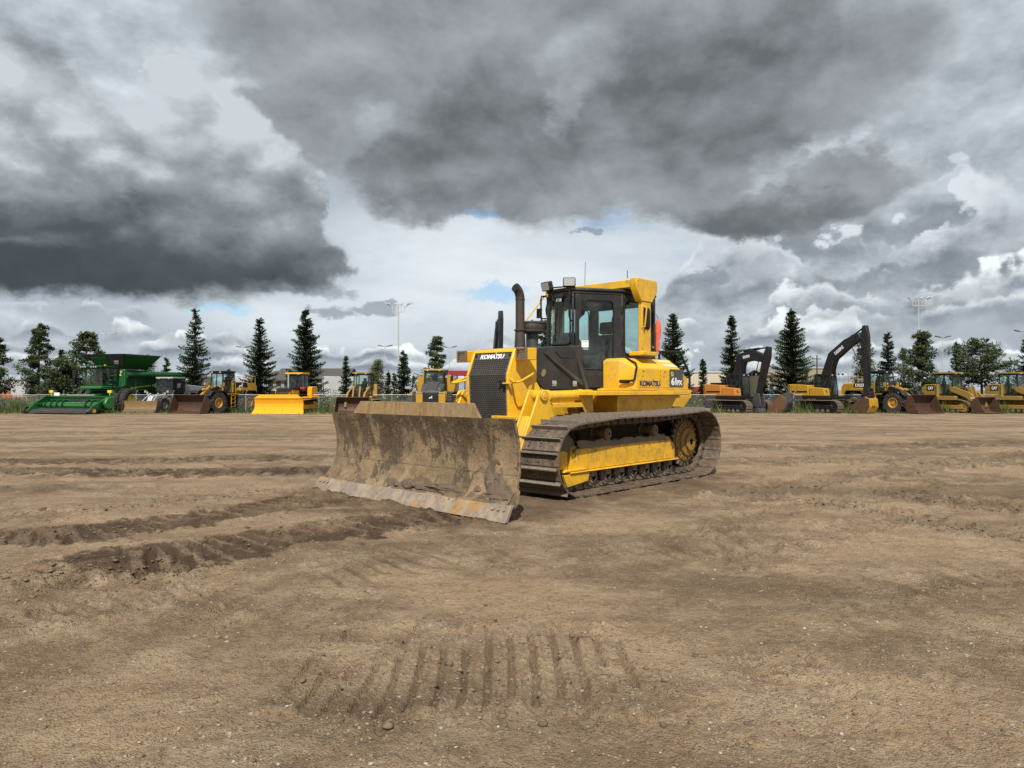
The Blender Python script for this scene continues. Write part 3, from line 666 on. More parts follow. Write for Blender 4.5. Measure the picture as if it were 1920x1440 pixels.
# --- chassis, C-frame and lift gear
def make_body():
    c = MB(); c.pr([(.98, .55), (.98, 1.43), (-.20, 1.43), (-.20, .55)], -.46, .46); c.bb(-2.55, -.20, -.52, .52, .62, 1.36); c.bb(-2.95, -2.0, -.60, .60, .32, .95)
    c.pr([(-.55, 1.02), (-.55, 1.345), (-2.35, 1.345), (-2.05, 1.02)], .525, .98); c.pr([(-.55, 1.02), (-.55, 1.345), (-2.35, 1.345), (-2.05, 1.02)], -.98, -.525)
    c.bb(.20, .96, .462, .475, .70, 1.40); c.bb(-.52, .17, .462, .473, .78, 1.36)
    ch = c.build('chassis', 'yellow_grime_shade', DO, .012)
    for x, z in ((.55, 1.19), (.55, .86), (-.75, 1.23), (-.75, 1.08), (-1.05, 1.28)): MB().cy((x, .476, z), (x, .492, z), .022, n=8).build('bolt', 'steel', ch)
    f = MB()                                                       # C-frame inside the tracks, with the upright lift levers
    for s in (1, -1):
        f.bb(-.90, 2.45, s * .505, s * .60, .34, .58)
    f.bb(2.30, 2.56, -.62, .62, .30, .62); f.pr([(2.55, .25), (2.55, .85), (2.45, .95), (2.1, .60), (2.1, .30)], -.14, .14)
    cf = f.build('push_frame', 'yellow_grime_shade', DO, .012)
    for s in (1, -1):
        lv = MB()
        for y0, y1 in ((.655, .69), (.80, .835)):
            pl = rounded([(1.50, .60), (1.08, 1.44), (.93, 1.44), (.60, .60)], .06, 5) if y0 > .7 else rounded([(1.56, .60), (1.14, 1.44), (1.0, 1.44), (.86, 1.1), (.80, .60)], .06, 5)
            lv.pr(pl, s * y0, s * y1)
        lv.box((1.38, s * .745, .85), (.03, .12, .50), (0, R(-27), 0)); lv.bb(.75, 1.45, s * .61, s * .80, .58, .66)
        for q in (.64, .842): lv.cy((1.02, s * q, 1.36), (1.02, s * (q + .025), 1.36), .075, n=16)
        lv.cy((1.02, s * .64, 1.36), (1.02, s * .875, 1.36), .04, n=12); lv.cy((1.02, s * .691, 1.36), (1.02, s * .799, 1.36), .075, n=16)
        lv.build('lift_lever', 'yellow', cf, .008)
    for s in (1, -1):
        l = MB(); y = s * .745
        l.cy((.84, y, 1.345), (.06, y, 1.36), .078, n=20); l.cy((.86, y, 1.345), (.80, y, 1.346), .092, n=20); l.cy((.09, y, 1.36), (.04, y, 1.36), .088, n=20)
        l.box((.42, y, 1.235), (.72, .15, .022), (0, R(-1), 0)); l.box((.42, y + s * .075, 1.215), (.72, .012, .07)); l.box((.05, y, 1.29), (.06, .14, .20))
        lo = l.build('lift_cylinder', 'yellow', DO, .006)
        MB().cy((1.0, y, 1.359), (.83, y, 1.345), .036, n=14).build('piston_rod', 'chrome', lo, 0, True)
        br = MB().pr(rounded([(.12, 1.44), (-.14, 1.44), (-.16, 1.00), (-.02, 1.00), (.10, 1.18)], .03), s * .66, s * .69); br.pr(rounded([(.12, 1.44), (-.14, 1.44), (-.16, 1.00), (-.02, 1.00), (.10, 1.18)], .03), s * .80, s * .83)
        br.cy((.02, s * .65, 1.36), (.02, s * .86, 1.36), .045, n=12); br.box((-.12, s * .745, 1.16), (.05, .14, .40)); br.cy((.02, s * .83, 1.36), (.02, s * .85, 1.36), .085, n=16)
        br.build('cylinder_mount', 'yellow', DO, .008)
    st = MB(); st.box((1.24, .37, 1.05), (.22, .46, .045)); st.box((1.12, .52, 1.03), (.40, .18, .05))
    st.build('step', 'yellow_grime_shade', DO, .01)
    pu = MB().pr([(1.40, 1.10), (1.16, 1.28), (1.0, .95)], -.46, -.43); pu.build('gusset_plate', 'yellow', DO, .006)
    # fender: the long sill under the cab and the tank
    s1 = MB()
    for s in (1, -1):
        s1.pr([(.20, 1.355), (.20, 1.425), (-2.60, 1.425), (-2.50, 1.35)], s * .60, s * 1.13)
        s1.pr([(-.02, 1.428), (-.02, 1.455), (-.88, 1.455), (-.88, 1.428)], s * .99, s * 1.10); s1.bb(-.55, -2.4, s * .62, s * 1.0, 1.30, 1.352)
    fe = s1.build('fender', 'yellow', DO, .01)
    t = MB()
    for k in range(9): t.box((-.10 - k * .085, 1.05, 1.462), (.03, .09, .012))
    t.build('step_tread', 'yellow_grime_shade', fe)
make_body()
# --- engine hood and nose
def make_nose():
    h = MB(); hw = .425
    fr = [(1.155, 2.015), (1.305, 1.65), (1.275, .95)]
    # the nose guard: chamfered sheet metal, front ring and splayed side cheeks
    side = lambda y: [(1.155, y, 2.015), (1.305, y, 1.65), (1.275, y, .95)]
    for s in (1, -1):
        o0 = [(p[0], s * hw, p[2]) for p in side(0)]; o1 = [(.80, s * .525, 2.045), (.80, s * .525, 1.56), (.70, s * .525, 1.44), (.60, s * .525, .95)]
        a, b_, c_ = o0
        ins = [(p[0] - .02, s * (hw - .04), p[2]) for p in o0]
        h.loft([[a, b_, c_, o1[3], o1[2], o1[1], o1[0]], [(x - .01, y - s * .03, z) for x, y, z in [a, b_, c_, o1[3], o1[2], o1[1], o1[0]]]])
        for p, q in ((a, b_), (b_, c_)):                             # front lip beside the grille
            h.loft([[p, q, (q[0] - .09, q[1], q[2]), (p[0] - .09, p[1], p[2])], [(p[0], p[1] - s * .042, p[2]), (q[0], q[1] - s * .042, q[2]), (q[0] - .09, q[1] - s * .042, q[2]), (p[0] - .09, p[1] - s * .042, p[2])]])
    h.loft([[(1.155, -hw, 2.015), (1.155, hw, 2.015), (1.170, hw, 1.975), (1.170, -hw, 1.975)], [(1.0, -hw - .03, 2.05), (1.0, hw + .03, 2.05), (1.0, hw, 1.99), (1.0, -hw, 1.99)]])
    h.bb(1.19, 1.27, -hw + .02, hw - .02, .90, .99)
    no = h.build('nose_guard', 'yellow', DO, .010)
    g = MB(); gy = .383
    pa, pb, pc = (1.150, 1.985), (1.283, 1.65), (1.252, .98)
    n = 40
    g.pr([pa, pb, pc, (pc[0] - .03, pc[1]), (pb[0] - .03, pb[1]), (pa[0] - .03, pa[1])], -gy, gy)
    go = g.build('grille', 'grille_plate', no)
    # punched mesh: a hexagonal grid of holes
    hl = MB()
    def spot(v):                                                    # v metres down from the top edge
        L1 = math.hypot(pb[0] - pa[0], pb[1] - pa[1])
        if v < L1: t = v / L1; return (pa[0] + (pb[0] - pa[0]) * t, pa[1] + (pb[1] - pa[1]) * t), (.930, .368)
        t = (v - L1) / (pb[1] - pc[1]); return (pb[0] + (pc[0] - pb[0]) * t, pb[1] + (pc[1] - pb[1]) * t), (.999, -.046)
    row = 0; v = .125
    while v < 1.02:
        (x, z), nr = spot(v); y = -.345 + (row % 2) * .018
        while y < .35:
            p = Vector((x, y, z)); d = Vector((nr[0], 0, nr[1])); hl.cy(p - d * .004, p + d * .0022, .0135, n=6); y += .036
        row += 1; v += .0305
    hl.build('grille_hole', 'hole', go)['kind'] = 'stuff'
    for s in (-1, 1): MB().cy((1.172, s * .345, 1.935), (1.178, s * .345, 1.938), .022, n=12).build('grille_latch', 'hole', go)
    d = Vector((pb[0] - pa[0], 0, pb[1] - pa[1])).normalized()
    (x, z), nr = spot(.108); text('lettering', 'KOMATSU', 'sticker', go, (x + nr[0] * .002, -.24, z + nr[1] * .002), (0, 1, 0), -d, .48, .072, .03, .004, .12, .94)
    tk = MB().box((x + .004, .093, z + .082), (.008, .010, .016)); tk.build('lettering', 'sticker', go)
    lt = MB(); lt.box((1.31, .33, 1.555), (.05, .10, .03)); lt.cy((1.30, .30, 1.575), (1.36, .30, 1.575), .016); lt.build('grille_catch', 'cab_black', go, .004)
    MB().box((1.32, .44, 1.53), (.06, .16, .022)).build('catch_tab', 'yellow', no, .004)
    for s in (1, -1):
        b = MB(); b.pr([(1.02, 2.03), (1.20, 2.02), (1.20, 1.855), (1.00, 1.86)], s * .52, s * .70)
        ho = b.build('headlight', 'yellow', no, .008)
        f = MB(); f.bb(1.202, 1.235, s * .51, s * .535, 1.85, 2.025); f.bb(1.202, 1.235, s * .685, s * .71, 1.85, 2.025); f.bb(1.202, 1.235, s * .536, s * .684, 2.0, 2.025); f.bb(1.202, 1.235, s * .536, s * .684, 1.85, 1.875)
        for k in range(3): f.bb(1.218, 1.23, s * .536, s * .684, 1.905 + k * .032, 1.912 + k * .032)
        f.build('headlight_guard', 'guard_brown', ho, .002)
        MB().bb(1.203, 1.212, s * .565, s * .665, 1.88, 1.995).build('headlight_lens', 'lampglass', ho)
        pts = [(1.25, s * .44, 1.585), (1.36, s * .60, 1.545), (1.37, s * .66, 1.545), (1.30, s * .68, 1.56), (1.02, s * .63, 1.655), (.96, s * .60, 1.672), (.93, s * .54, 1.675)]
        MB().tube([pts[0], pts[1], pts[2], pts[3], pts[4], pts[5], pts[6]], .017, 8).build('handrail', 'yellow_rail', no, 0, True)
    tp = MB()                                                       # hood top
    tp.loft([[(1.02, -.44, 2.05), (1.02, .44, 2.05), (1.02, .44, 1.99), (1.02, -.44, 1.99)], [(.78, -.50, 2.058), (.78, .50, 2.058), (.78, .50, 1.99), (.78, -.50, 1.99)], [(-.34, -.42, 2.135), (-.34, .42, 2.135), (-.34, .5, 2.0), (-.34, -.5, 2.0)]])
    tp.build('hood_top', 'charcoal', DO, .012)
    for s in (1, -1):                                               # black engine side covers running into the cab corner
        p = MB(); y = s * .515
        out = rounded([(.79, 2.045), (.10, 2.10), (-.30, 2.115), (-.30, 1.44), (.62, 1.44), (.775, 1.56)], .05, 5) if True else 0
        p.pr(out, y, y - s * .03)
        sp = p.build('side_cover', 'black_paint', DO, .006)
        q = MB()                                                    # raised triangular facet that widens back to the door
        a, b_, c_ = (.60, s * .517, 1.955), (-.20, s * .43, 2.125), (-.40, s * .53, 1.447)
        a2, c2 = (.64, s * .517, 2.04), (.02, s * .517, 1.49)
        q.loft([[a, c_, b_], [(a[0], a[1] - s * .02, a[2]), (c_[0], c_[1] - s * .1, c_[2]), (b_[0], b_[1] - s * .1, b_[2])]])
        q.loft([[(.66, s * .515, 1.985), (.60, s * .545, 1.955), (-.36, s * .56, 1.447), (-.25, s * .515, 1.445)], [(.66, s * .50, 1.985), (.60, s * .50, 1.955), (-.36, s * .50, 1.447), (-.25, s * .50, 1.445)]])
        q.loft([[(-.20, s * .44, 2.125), (-.10, s * .50, 2.11), (-.30, s * .575, 1.447), (-.44, s * .53, 1.447)], [(-.20, s * .40, 2.125), (-.10, s * .44, 2.11), (-.30, s * .50, 1.447), (-.44, s * .48, 1.447)]])
        q.build('cover_facet', 'charcoal', sp, .006)
        v = MB().pr(rounded([(.40, 2.02), (-.10, 2.06), (-.06, 1.93), (.24, 1.915)], .05), s * .519, s * .527); v.build('air_intake', 'cab_black', sp, .004)
        for x in (.40, -.05):
            l = MB().box((x, s * .552 if x < 0 else s * .522, 1.545), (.085, .016, .06)); l.box((x, s * .552 if x < 0 else s * .522, 1.50), (.085, .014, .014)); l.build('cover_latch', 'latch_steel', sp, .002)
        if s > 0: MB().pr(rounded([(.695, 1.665), (.66, 1.735), (.60, 1.74), (.585, 1.69), (.62, 1.645), (.66, 1.625)], .012), .5151, .5175).build('bare_patch', 'patch_brown', sp)
    e = MB(); e.cy((.585, 0, 2.05), (.585, 0, 2.36), .088, .073, n=18); e.cy((.585, 0, 2.335), (.585, 0, 2.35), .095, n=18)
    eo = e.build('exhaust_base', 'exhaust', DO, 0, True)
    pts = [(.585, 0, 2.34), (.585, 0, 2.80)] + [(.585 + .19 * (1 - math.cos(a)), 0, 2.815 + .19 * math.sin(a)) for a in np.linspace(.1, 1.12, 9)]
    ex = MB().tube(pts, .069, 18); ex.cy((.585, 0, 2.80), (.585, 0, 2.815), .075, n=18); ex.build('exhaust_stack', 'exhaust', eo, 0, True)
    a, b_ = Vector(pts[-2]), Vector(pts[-1]); d = (b_ - a).normalized(); MB().cy(b_ + d * .0005, b_ + d * .004, .062, n=18).build('exhaust_mouth', 'hole', eo)
    pc_ = MB().cy((.31, 0, 2.08), (.31, 0, 2.33), .095, n=18); pc_.lathe([(.10, 2.30), (.19, 2.325), (.20, 2.34), (.20, 2.355), (.185, 2.36), (.185, 2.455), (.20, 2.46), (.20, 2.475), (.17, 2.49), (.02, 2.50), (.015, 2.52), (.002, 2.522)], (.31, 0, 0), 'Z', 24)
    pc_.build('air_precleaner', 'charcoal', DO, 0, True)
    MB().lathe([(.187, 2.362), (.189, 2.365), (.189, 2.45), (.187, 2.453)], (.31, 0, 0), 'Z', 24).build('precleaner_band', 'exhaust', DO, 0, True)
paint('guard_brown', (.20, .125, .055), .5, .5, (.12, .08, .05), .6, 3)
paint('latch_steel', (.36, .36, .34), .4, .3)
paint('patch_brown', (.26, .18, .10), .8, .4, wear=.5, scale=6)
paint('grille_plate', (.060, .055, .050), .5, .5, (.13, .105, .08), .3)
make_nose()
# --- cab
FL, DR, RR = (-.37, .26), (-1.15, .675), (-2.12, .69)              # front corner, door rear corner, rear corner (x, y)
def make_cab():
    ZB, ZT = 1.46, 3.02; cb = MB()
    def wall(a, b_, z0, z1, th=.05, push=0):                          # slab between two plan points, thickness to the inside
        a, b_ = Vector((*a, 0)), Vector((*b_, 0)); d = (b_ - a).normalized(); nn = Vector((-d.y, d.x, 0)); mid = (a + b_) / 2
        if nn.dot(Vector((-1.0, 0, 0)) - Vector((mid.x, mid.y, 0))) < 0: nn = -nn
        a, b_ = a - nn * push, b_ - nn * push
        cb.loft([[a + Vector((0, 0, z0)), b_ + Vector((0, 0, z0)), b_ + Vector((0, 0, z1)), a + Vector((0, 0, z1))], [a + nn * th + Vector((0, 0, z0)), b_ + nn * th + Vector((0, 0, z0)), b_ + nn * th + Vector((0, 0, z1)), a + nn * th + Vector((0, 0, z1))]])
    lerp = lambda a, b_, t: (a[0] + (b_[0] - a[0]) * t, a[1] + (b_[1] - a[1]) * t)
    mir = lambda p: (p[0], -p[1])
    for g in (lambda p: p, mir):
        a, b_, c_ = g(FL), g(DR), g(RR)
        wall(a, lerp(a, b_, .03), ZB, ZT); wall(lerp(a, b_, .97), b_, ZB, ZT); wall(a, b_, 2.975, ZT, .05, .001)
        wall(b_, lerp(b_, c_, .05), ZB + .4, ZT); wall(lerp(b_, c_, .93), c_, 1.95, ZT); wall(lerp(b_, c_, .05), lerp(b_, c_, .93), 1.46, 2.02); wall(lerp(b_, c_, .05), lerp(b_, c_, .93), 2.90, ZT)
        wall(b_, lerp(b_, c_, .05), ZB, ZB + .4)
    f0, f1 = mir(FL), FL
    wall(f0, lerp(f0, f1, .06), 2.10, ZT); wall(lerp(f0, f1, .94), f1, 2.10, ZT); wall(lerp(f0, f1, .06), lerp(f0, f1, .94), 2.10, 2.16); wall(lerp(f0, f1, .06), lerp(f0, f1, .94), 2.94, ZT)
    r0, r1 = mir(RR), RR
    wall(r0, lerp(r0, r1, .13), 1.95, ZT); wall(lerp(r0, r1, .90), r1, 1.95, ZT); wall(lerp(r0, r1, .13), lerp(r0, r1, .9), 1.46, 2.05); wall(lerp(r0, r1, .13), lerp(r0, r1, .9), 2.88, ZT)
    co = cb.build('cab', 'cab_black', DO, .010)
    plan = [f0, f1, DR, RR, r0, mir(DR)]
    rf = MB().pr([(x * 1.0 + (.03 if x > -.5 else 0), y * 1.04) for x, y in plan], ZT + .001, ZT + .055, 'Z', (0, 0)); rf.build('roof', 'roof_grey', co, .02)
    MB().pr(plan, 1.40, 1.458, 'Z').build('cab_floor', 'cab_black', co)
    # windscreen
    def pane(name, a, b_, z0, z1, t0, t1, m='glass', parent=co, r=.07, inset=.02, poly=None):
        A, B = Vector((*a, 0)), Vector((*b_, 0)); L = (B - A).length; d = (B - A) / L; nn = Vector((-d.y, d.x, 0)); mid = (A + B) / 2
        if nn.dot(Vector((-1.0, 0, 0)) - mid) < 0: nn = -nn
        pl = poly or rounded([(L * t0, z0), (L * t1, z0), (L * t1, z1), (L * t0, z1)], r, 4)
        v = [A + d * p[0] + nn * inset + Vector((0, 0, p[1])) for p in pl]; return MB().loft([v, [p + nn * .006 for p in v]]).build(name, m, parent)
    def seal(name, a, b_, pl, parent, w=.022, proud=.004):
        A, B = Vector((*a, 0)), Vector((*b_, 0)); d = (B - A).normalized(); nn = Vector((-d.y, d.x, 0)); mid = (A + B) / 2
        if nn.dot(Vector((-1.0, 0, 0)) - mid) > 0: nn = -nn
        pts = [A + d * p[0] + nn * proud + Vector((0, 0, p[1])) for p in pl]; return MB().tube(pts + pts[:2], w * .5, 6).build(name, 'hole', parent, 0, True)
    pane('windscreen', f0, f1, 2.16, 2.94, .06, .94)
    # door
    dx = math.hypot(DR[0] - FL[0], DR[1] - FL[1]); outl = [(.035, 1.49), (.845, 1.49), (.845, 2.965), (.035, 2.965), (.035, 2.25)]
    gp = [(.215, 1.765), (.66, 1.765), (.70, 1.80), (.70, 2.82), (.66, 2.875), (.235, 2.875), (.205, 2.84), (.205, 2.71), (.175, 2.64), (.12, 2.60), (.085, 2.55), (.085, 2.14), (.12, 2.02), (.185, 1.80)]
    for g, sgn in ((lambda p: p, 1), (mir, -1)):
        A, B = Vector((*g(FL), 0)), Vector((*g(DR), 0)); d = (B - A).normalized(); nn = Vector((d.y, -d.x, 0)) * (1 if sgn < 0 else -1); nn = nn if nn.y * sgn > 0 else -nn
        X = lambda p, k: A + d * p[0] + nn * k + Vector((0, 0, p[1]))
        dr = MB(); n = len(gp)
        outer = []
        for p in gp:                                                 # outline point matched to each glass corner
            cx, cz = .44, 2.2; vx, vz = p[0] - cx, p[1] - cz; k = min((.845 - cx) / vx if vx > 0 else (.035 - cx) / vx if vx < 0 else 9, (2.965 - cz) / vz if vz > 0 else (1.475 - cz) / vz if vz < 0 else 9); outer.append((cx + vx * k, cz + vz * k))
        for cor in ((.035, 1.475), (.845, 1.475), (.845, 2.965), (.035, 2.965)):
            i = min(range(n), key=lambda i: (outer[i][0] - cor[0]) ** 2 + (outer[i][1] - cor[1]) ** 2); outer[i] = cor
        for k0, k1 in ((.0, .030),):
            fs = []; vs = [X(p, k1) for p in gp] + [X(p, k1) for p in outer] + [X(p, k0) for p in gp] + [X(p, k0) for p in outer]
            for i in range(n):
                j = (i + 1) % n; fs += [(i, j, n + j, n + i), (2 * n + i, 2 * n + j, j, i), (n + i, n + j, 3 * n + j, 3 * n + i), (3 * n + i, 3 * n + j, 2 * n + j, 2 * n + i)]
            dr.add(vs, fs)
        do = dr.build('door', 'cab_black', co, .006)
        MB().loft([[X(p, .012) for p in gp], [X(p, .006) for p in gp]]).build('door_glass', 'glass', do)
        pts = [X(p, .031) for p in gp]; MB().tube(pts + pts[:2], .010, 6).build('glass_seal', 'hole', do, 0, True)
        pts = [X((q[0], q[1]), .033) for q in ((.50, 1.765), (.56, 1.80), (.52, 1.98), (.55, 2.14), (.66, 2.22))]
        ir = MB().loft([[X(p, .002) for p in ((.70, 1.77), (.60, 1.80), (.52, 1.98), (.56, 2.13), (.70, 2.24))], [X(p, -.006) for p in ((.70, 1.77), (.60, 1.80), (.52, 1.98), (.56, 2.13), (.70, 2.24))]]); ir.build('door_trim', 'seat_cloth', do)
        h = MB().tube([X((.16, 2.84), .05), X((.155, 2.76), .06), X((.15, 2.68), .05)], .016, 8); h.box(X((.16, 2.83), .04), (.03, .03, .06)); h.box(X((.15, 2.68), .04), (.03, .03, .05)); h.build('door_handle', 'hole', do, 0, True)
        w = MB().tube([X((.58, 2.02), .045), X((.61, 2.20), .05), X((.68, 2.62), .045)], .010, 6); w.box(X((.58, 2.02), .04), (.03, .03, .07)); w.build('door_wiper', 'hole', do)
        for z in (1.75, 2.25, 2.75): MB().cy(X((.86, z - .05), .02), X((.86, z + .05), .02), .016, n=8).build('door_hinge', 'cab_black', do)
        if sgn > 0:
            st = MB().loft([[X(p, .0155) for p in ((.145, 2.12), (.265, 2.12), (.265, 2.225), (.145, 2.225))], [X(p, .013) for p in ((.145, 2.12), (.265, 2.12), (.265, 2.225), (.145, 2.225))]]); so = st.build('paper_sticker', 'sticker', do)
            for q0, q1, z in ((.16, .185, 2.20), (.195, .24, 2.20), (.165, .18, 2.145), (.215, .235, 2.145)): MB().loft([[X(p, .0175) for p in ((q0, z), (q1, z), (q1, z + .010), (q0, z + .010))], [X(p, .0156) for p in ((q0, z), (q1, z), (q1, z + .010), (q0, z + .010))]]).build('printed_line', 'plate_grey', so)
        # rear side window behind the door
        L = abs(RR[0] - DR[0]); pl = rounded([(.045, 2.02), (L * .925, 2.02), (L * .925, 2.90), (.045, 2.90)], .09, 5)
        pane('side_window', g(DR), g(RR), 0, 0, 0, 0, poly=pl, inset=.012); seal('window_seal', g(DR), g(RR), pl, co)
    pane('rear_window', r0, r1, 2.05, 2.88, .13, .9)
    seal('window_seal', f0, f1, rounded([(.05, 2.17), (.47, 2.17), (.47, 2.93), (.05, 2.93)], .07, 4), co, .03)
    # grab handles and wipers on the front
    for y in (-.27, .27):
        k = 1 if y > 0 else -1; MB().tube([(-.34, y, 2.97), (-.25, y + k * .02, 2.96), (-.23, y + k * .02, 2.90), (-.24, y + k * .02, 2.60), (-.27, y + k * .02, 2.54), (-.34, y, 2.53)], .014, 8).build('grab_handle', 'hole', co, 0, True)
    for y0, y1 in ((-.10, -.19), (.02, -.08)):
        w = MB().tube([(-.345, y0, 2.95), (-.315, y0 - .02, 2.90), (-.33, y1, 2.40)], .008, 6); w.box((-.345, y1 + .0, 2.48), (.012, .02, .34), (R(-4), 0, 0)); w.build('wiper', 'hole', co)
    MB().box((-.362, -.02, 2.89), (.004, .10, .055)).build('windscreen_label', 'sticker_green', co)
    mr = MB().tube([(-.50, -.34, 2.62), (-.40, -.42, 2.62), (-.34, -.42, 2.66)], .012, 6); mr.box((-.34, -.42, 2.70), (.03, .10, .16)); mr.build('mirror', 'hole', co, .004)
    # work lamps on the roof front
    for (p, rz, tilt) in (((-.33, .22, 3.145), R(38), R(-2)), ((-.28, -.20, 3.12), R(-8), R(16))):
        e = Euler((0, tilt, rz)).to_matrix()
        def bx(c, d, mb): mb.add([e @ Vector((c[0] + sx * d[0] / 2, c[1] + sy * d[1] / 2, c[2] + sz * d[2] / 2)) + Vector(p) for sx, sy, sz in ((-1, -1, -1), (1, -1, -1), (1, 1, -1), (-1, 1, -1), (-1, -1, 1), (1, -1, 1), (1, 1, 1), (-1, 1, 1))], [(0, 3, 2, 1), (4, 5, 6, 7), (0, 1, 5, 4), (1, 2, 6, 5), (2, 3, 7, 6), (3, 0, 4, 7)]); return mb
        hb = bx((0, 0, 0), (.10, .20, .15), MB()); wl = hb.build('work_lamp', 'cab_black', co, .02, )
        bx((.0505, 0, 0), (.006, .172, .12), MB()).build('lamp_lens', 'lampglass', wl, .002)
        MB().cy((p[0] - .01, p[1], 3.0), (p[0], p[1], p[2] - .06), .014).build('lamp_bracket', 'cab_black', wl)
    MB().tube([(-.45, -.35, 3.08), (-.30, -.10, 3.09), (-.33, .15, 3.085)], .012, 6).build('roof_cable', 'hole', co)
    # inside: seat, headrest, console
    s = MB(); s.pr(rounded([(-1.05, 1.85), (-1.62, 1.82), (-1.72, 2.02), (-1.60, 2.0), (-1.05, 2.02)], .05), -.27, .27); s.pr(rounded([(-1.50, 2.0), (-1.60, 2.40), (-1.72, 2.40), (-1.74, 2.0)], .06), -.26, .26)
    s.pr(rounded([(-1.58, 2.42), (-1.60, 2.62), (-1.70, 2.62), (-1.70, 2.40)], .04), -.12, .12); s.bb(-1.7, -1.1, -.2, .2, 1.46, 1.85)
    s.build('operator_seat', 'seat_cloth', co, .03)
    c = MB(); c.pr(rounded([(-.45, 1.46), (-.75, 1.46), (-.72, 2.18), (-.50, 2.38), (-.42, 2.3)], .04), -.22, .20); c.bb(-1.6, -1.0, .30, .42, 1.46, 2.08); c.bb(-1.6, -.95, -.45, -.30, 1.46, 2.14); c.cy((-1.05, .36, 2.08), (-1.02, .36, 2.26), .02); c.build('console', 'seat_cloth', co, .02)
paint('sticker_green', (.35, .55, .48), .5, .05)
paint('roof_grey', (.028, .029, .030), .6, .9, (.15, .135, .11), .3)
make_cab()
# --- ROPS posts and cross beam, tank, rails
def make_rear():
    r = MB()
    for s in (1, -1):
        r.pr([(-1.30, 2.06), (-1.30, 3.0), (-1.56, 3.0), (-1.56, 2.06)], s * .87, s * .95); r.bb(-1.20, -1.66, s * .76, s * 1.02, 1.995, 2.06)
        r.pr([(-1.12, 3.24), (-1.12, 3.09), (-1.27, 2.87), (-1.58, 2.87), (-1.74, 3.06), (-1.74, 3.24)], s * .83, s * .962)
    r.bb(-1.15, -1.70, -.83, .83, 3.095, 3.225)
    ro = r.build('rollover_frame', 'yellow', DO, .012)
    MB().pr(rounded([(-1.33, 2.42), (-1.53, 2.42), (-1.53, 2.78), (-1.33, 2.78)], .08, 5), .9515, .956).build('post_opening', 'hole', ro)
    MB().tube([(-1.30, .95, 2.44), (-1.30, 1.0, 2.46), (-1.32, 1.02, 2.76), (-1.34, .95, 2.80)], .013, 6).build('mirror_guard', 'yellow_rail', ro, 0, True)
    m_ = MB().box((-1.42, .975, 2.60), (.03, .035, .30)); m_.box((-1.36, .95, 2.56), (.06, .03, .03)); m_.build('mirror', 'hole', ro, .008)
    for x, z in ((-1.16, 3.20), (-1.16, 3.13), (-1.62, 2.14), (-1.30, 2.12)): MB().cy((x, .95 if z < 3 else .962, z), (x, .96 if z < 3 else .97, z), .014, n=6).build('bolt', 'yellow_grime_shade', ro)
    MB().cy((-1.10, .80, 3.24), (-1.10, .80, 3.36), .006).build('antenna', 'hole', ro); MB().cy((-1.15, -.1, 3.22), (-1.17, -.1, 3.62), .004).build('antenna', 'hole', ro)
    t = MB(); prof = [(-.72, 1.43), (-.72, 1.93), (-.86, 1.955), (-2.34, 1.965), (-2.62, 1.62), (-2.64, 1.43)]
    for s in (1, -1):
        A = [(-.80, 1.43), (-.80, 1.90), (-.90, 1.945), (-2.30, 1.955), (-2.60, 1.63), (-2.62, 1.43)]
        B = [(-.98, 1.43), (-.98, 1.785), (-1.0, 1.79), (-2.30, 1.79), (-2.56, 1.62), (-2.58, 1.43)]
        t.loft([[(p[0], s * .53, p[1]) for p in A], [(p[0], s * .84, p[1]) for p in A], [(p[0], s * 1.06, p[1]) for p in B]])
    t.bb(-1.98, -2.60, -.52, .52, 1.43, 1.93)
    to = t.build('fuel_tank', 'yellow', DO, .014)
    y = 1.0615
    for x0, x1 in ((-1.025, -1.665), (-1.69, -1.93)):
        MB().pr(rounded([(x0, 1.475), (x1, 1.475), (x1, 1.775), (x0, 1.775)], .012, 3), y, y + .006).build('access_door', 'yellow', to, .004)
    for x in (-1.09, -1.74):
        MB().pr(rounded([(x, 1.655), (x - .075, 1.655), (x - .075, 1.752), (x, 1.752)], .008, 3), y + .0065, y + .011).build('door_latch', 'yellow', to, .002)
        MB().box((x - .05, y + .013, 1.735), (.045, .006, .010)).build('door_latch', 'hole', to)
    h = MB()
    for x in (-1.652, -1.925, -2.405):
        for z in (1.52, 1.60, 1.68, 1.74): h.cy((x, y + .004, z), (x, y + .012, z), .008, n=6)
    h.build('rivet', 'steel', to)['kind'] = 'stuff'
    text('lettering', 'KOMATSU', 'navy', to, (-1.045, y + .0065, 1.495), (-1, 0, 0), (0, 0, 1), .60, .092, .035, .003, 0, .93)
    MB().box((-1.44, y + .008, 1.603), (.014, .003, .024)).build('lettering', 'navy', to)
    MB().pr([(-1.955, 1.485), (-2.385, 1.485), (-2.385, 1.785), (-1.955, 1.785)], y, y + .004).build('model_plate', 'plate_grey', to)
    text('lettering', 'D', 'plate_yellow', to, (-2.0, y + .0042, 1.665), (-1, 0, 0), (0, 0, 1), .068, .075, .03, .003)
    text('lettering', '61', 'sticker', to, (-2.0, y + .0042, 1.515), (-1, 0, 0), (0, 0, 1), .165, .13, .03, .003, 0, .9)
    text('lettering', 'PX', 'sticker', to, (-2.19, y + .0042, 1.515), (-1, 0, 0), (0, 0, 1), .165, .088, .03, .003, 0, .9)
    for z0, z1 in ((1.895, 1.935), (1.825, 1.868)):                    # pale warning labels on the sloping top
        f = lambda z: .84 + .22 * (1.955 - z) / .165
        q = [(-1.86, f(z0) + .004, z0 + .004), (-2.20 - (1.93 - z0) * .9, f(z0) + .004, z0 + .004), (-2.16 - (1.93 - z0) * .9, f(z1) + .004, z1 + .004), (-1.84, f(z1) + .004, z1 + .004)]
        MB().quad4(q, .003).build('warning_label', 'label_cream', to)
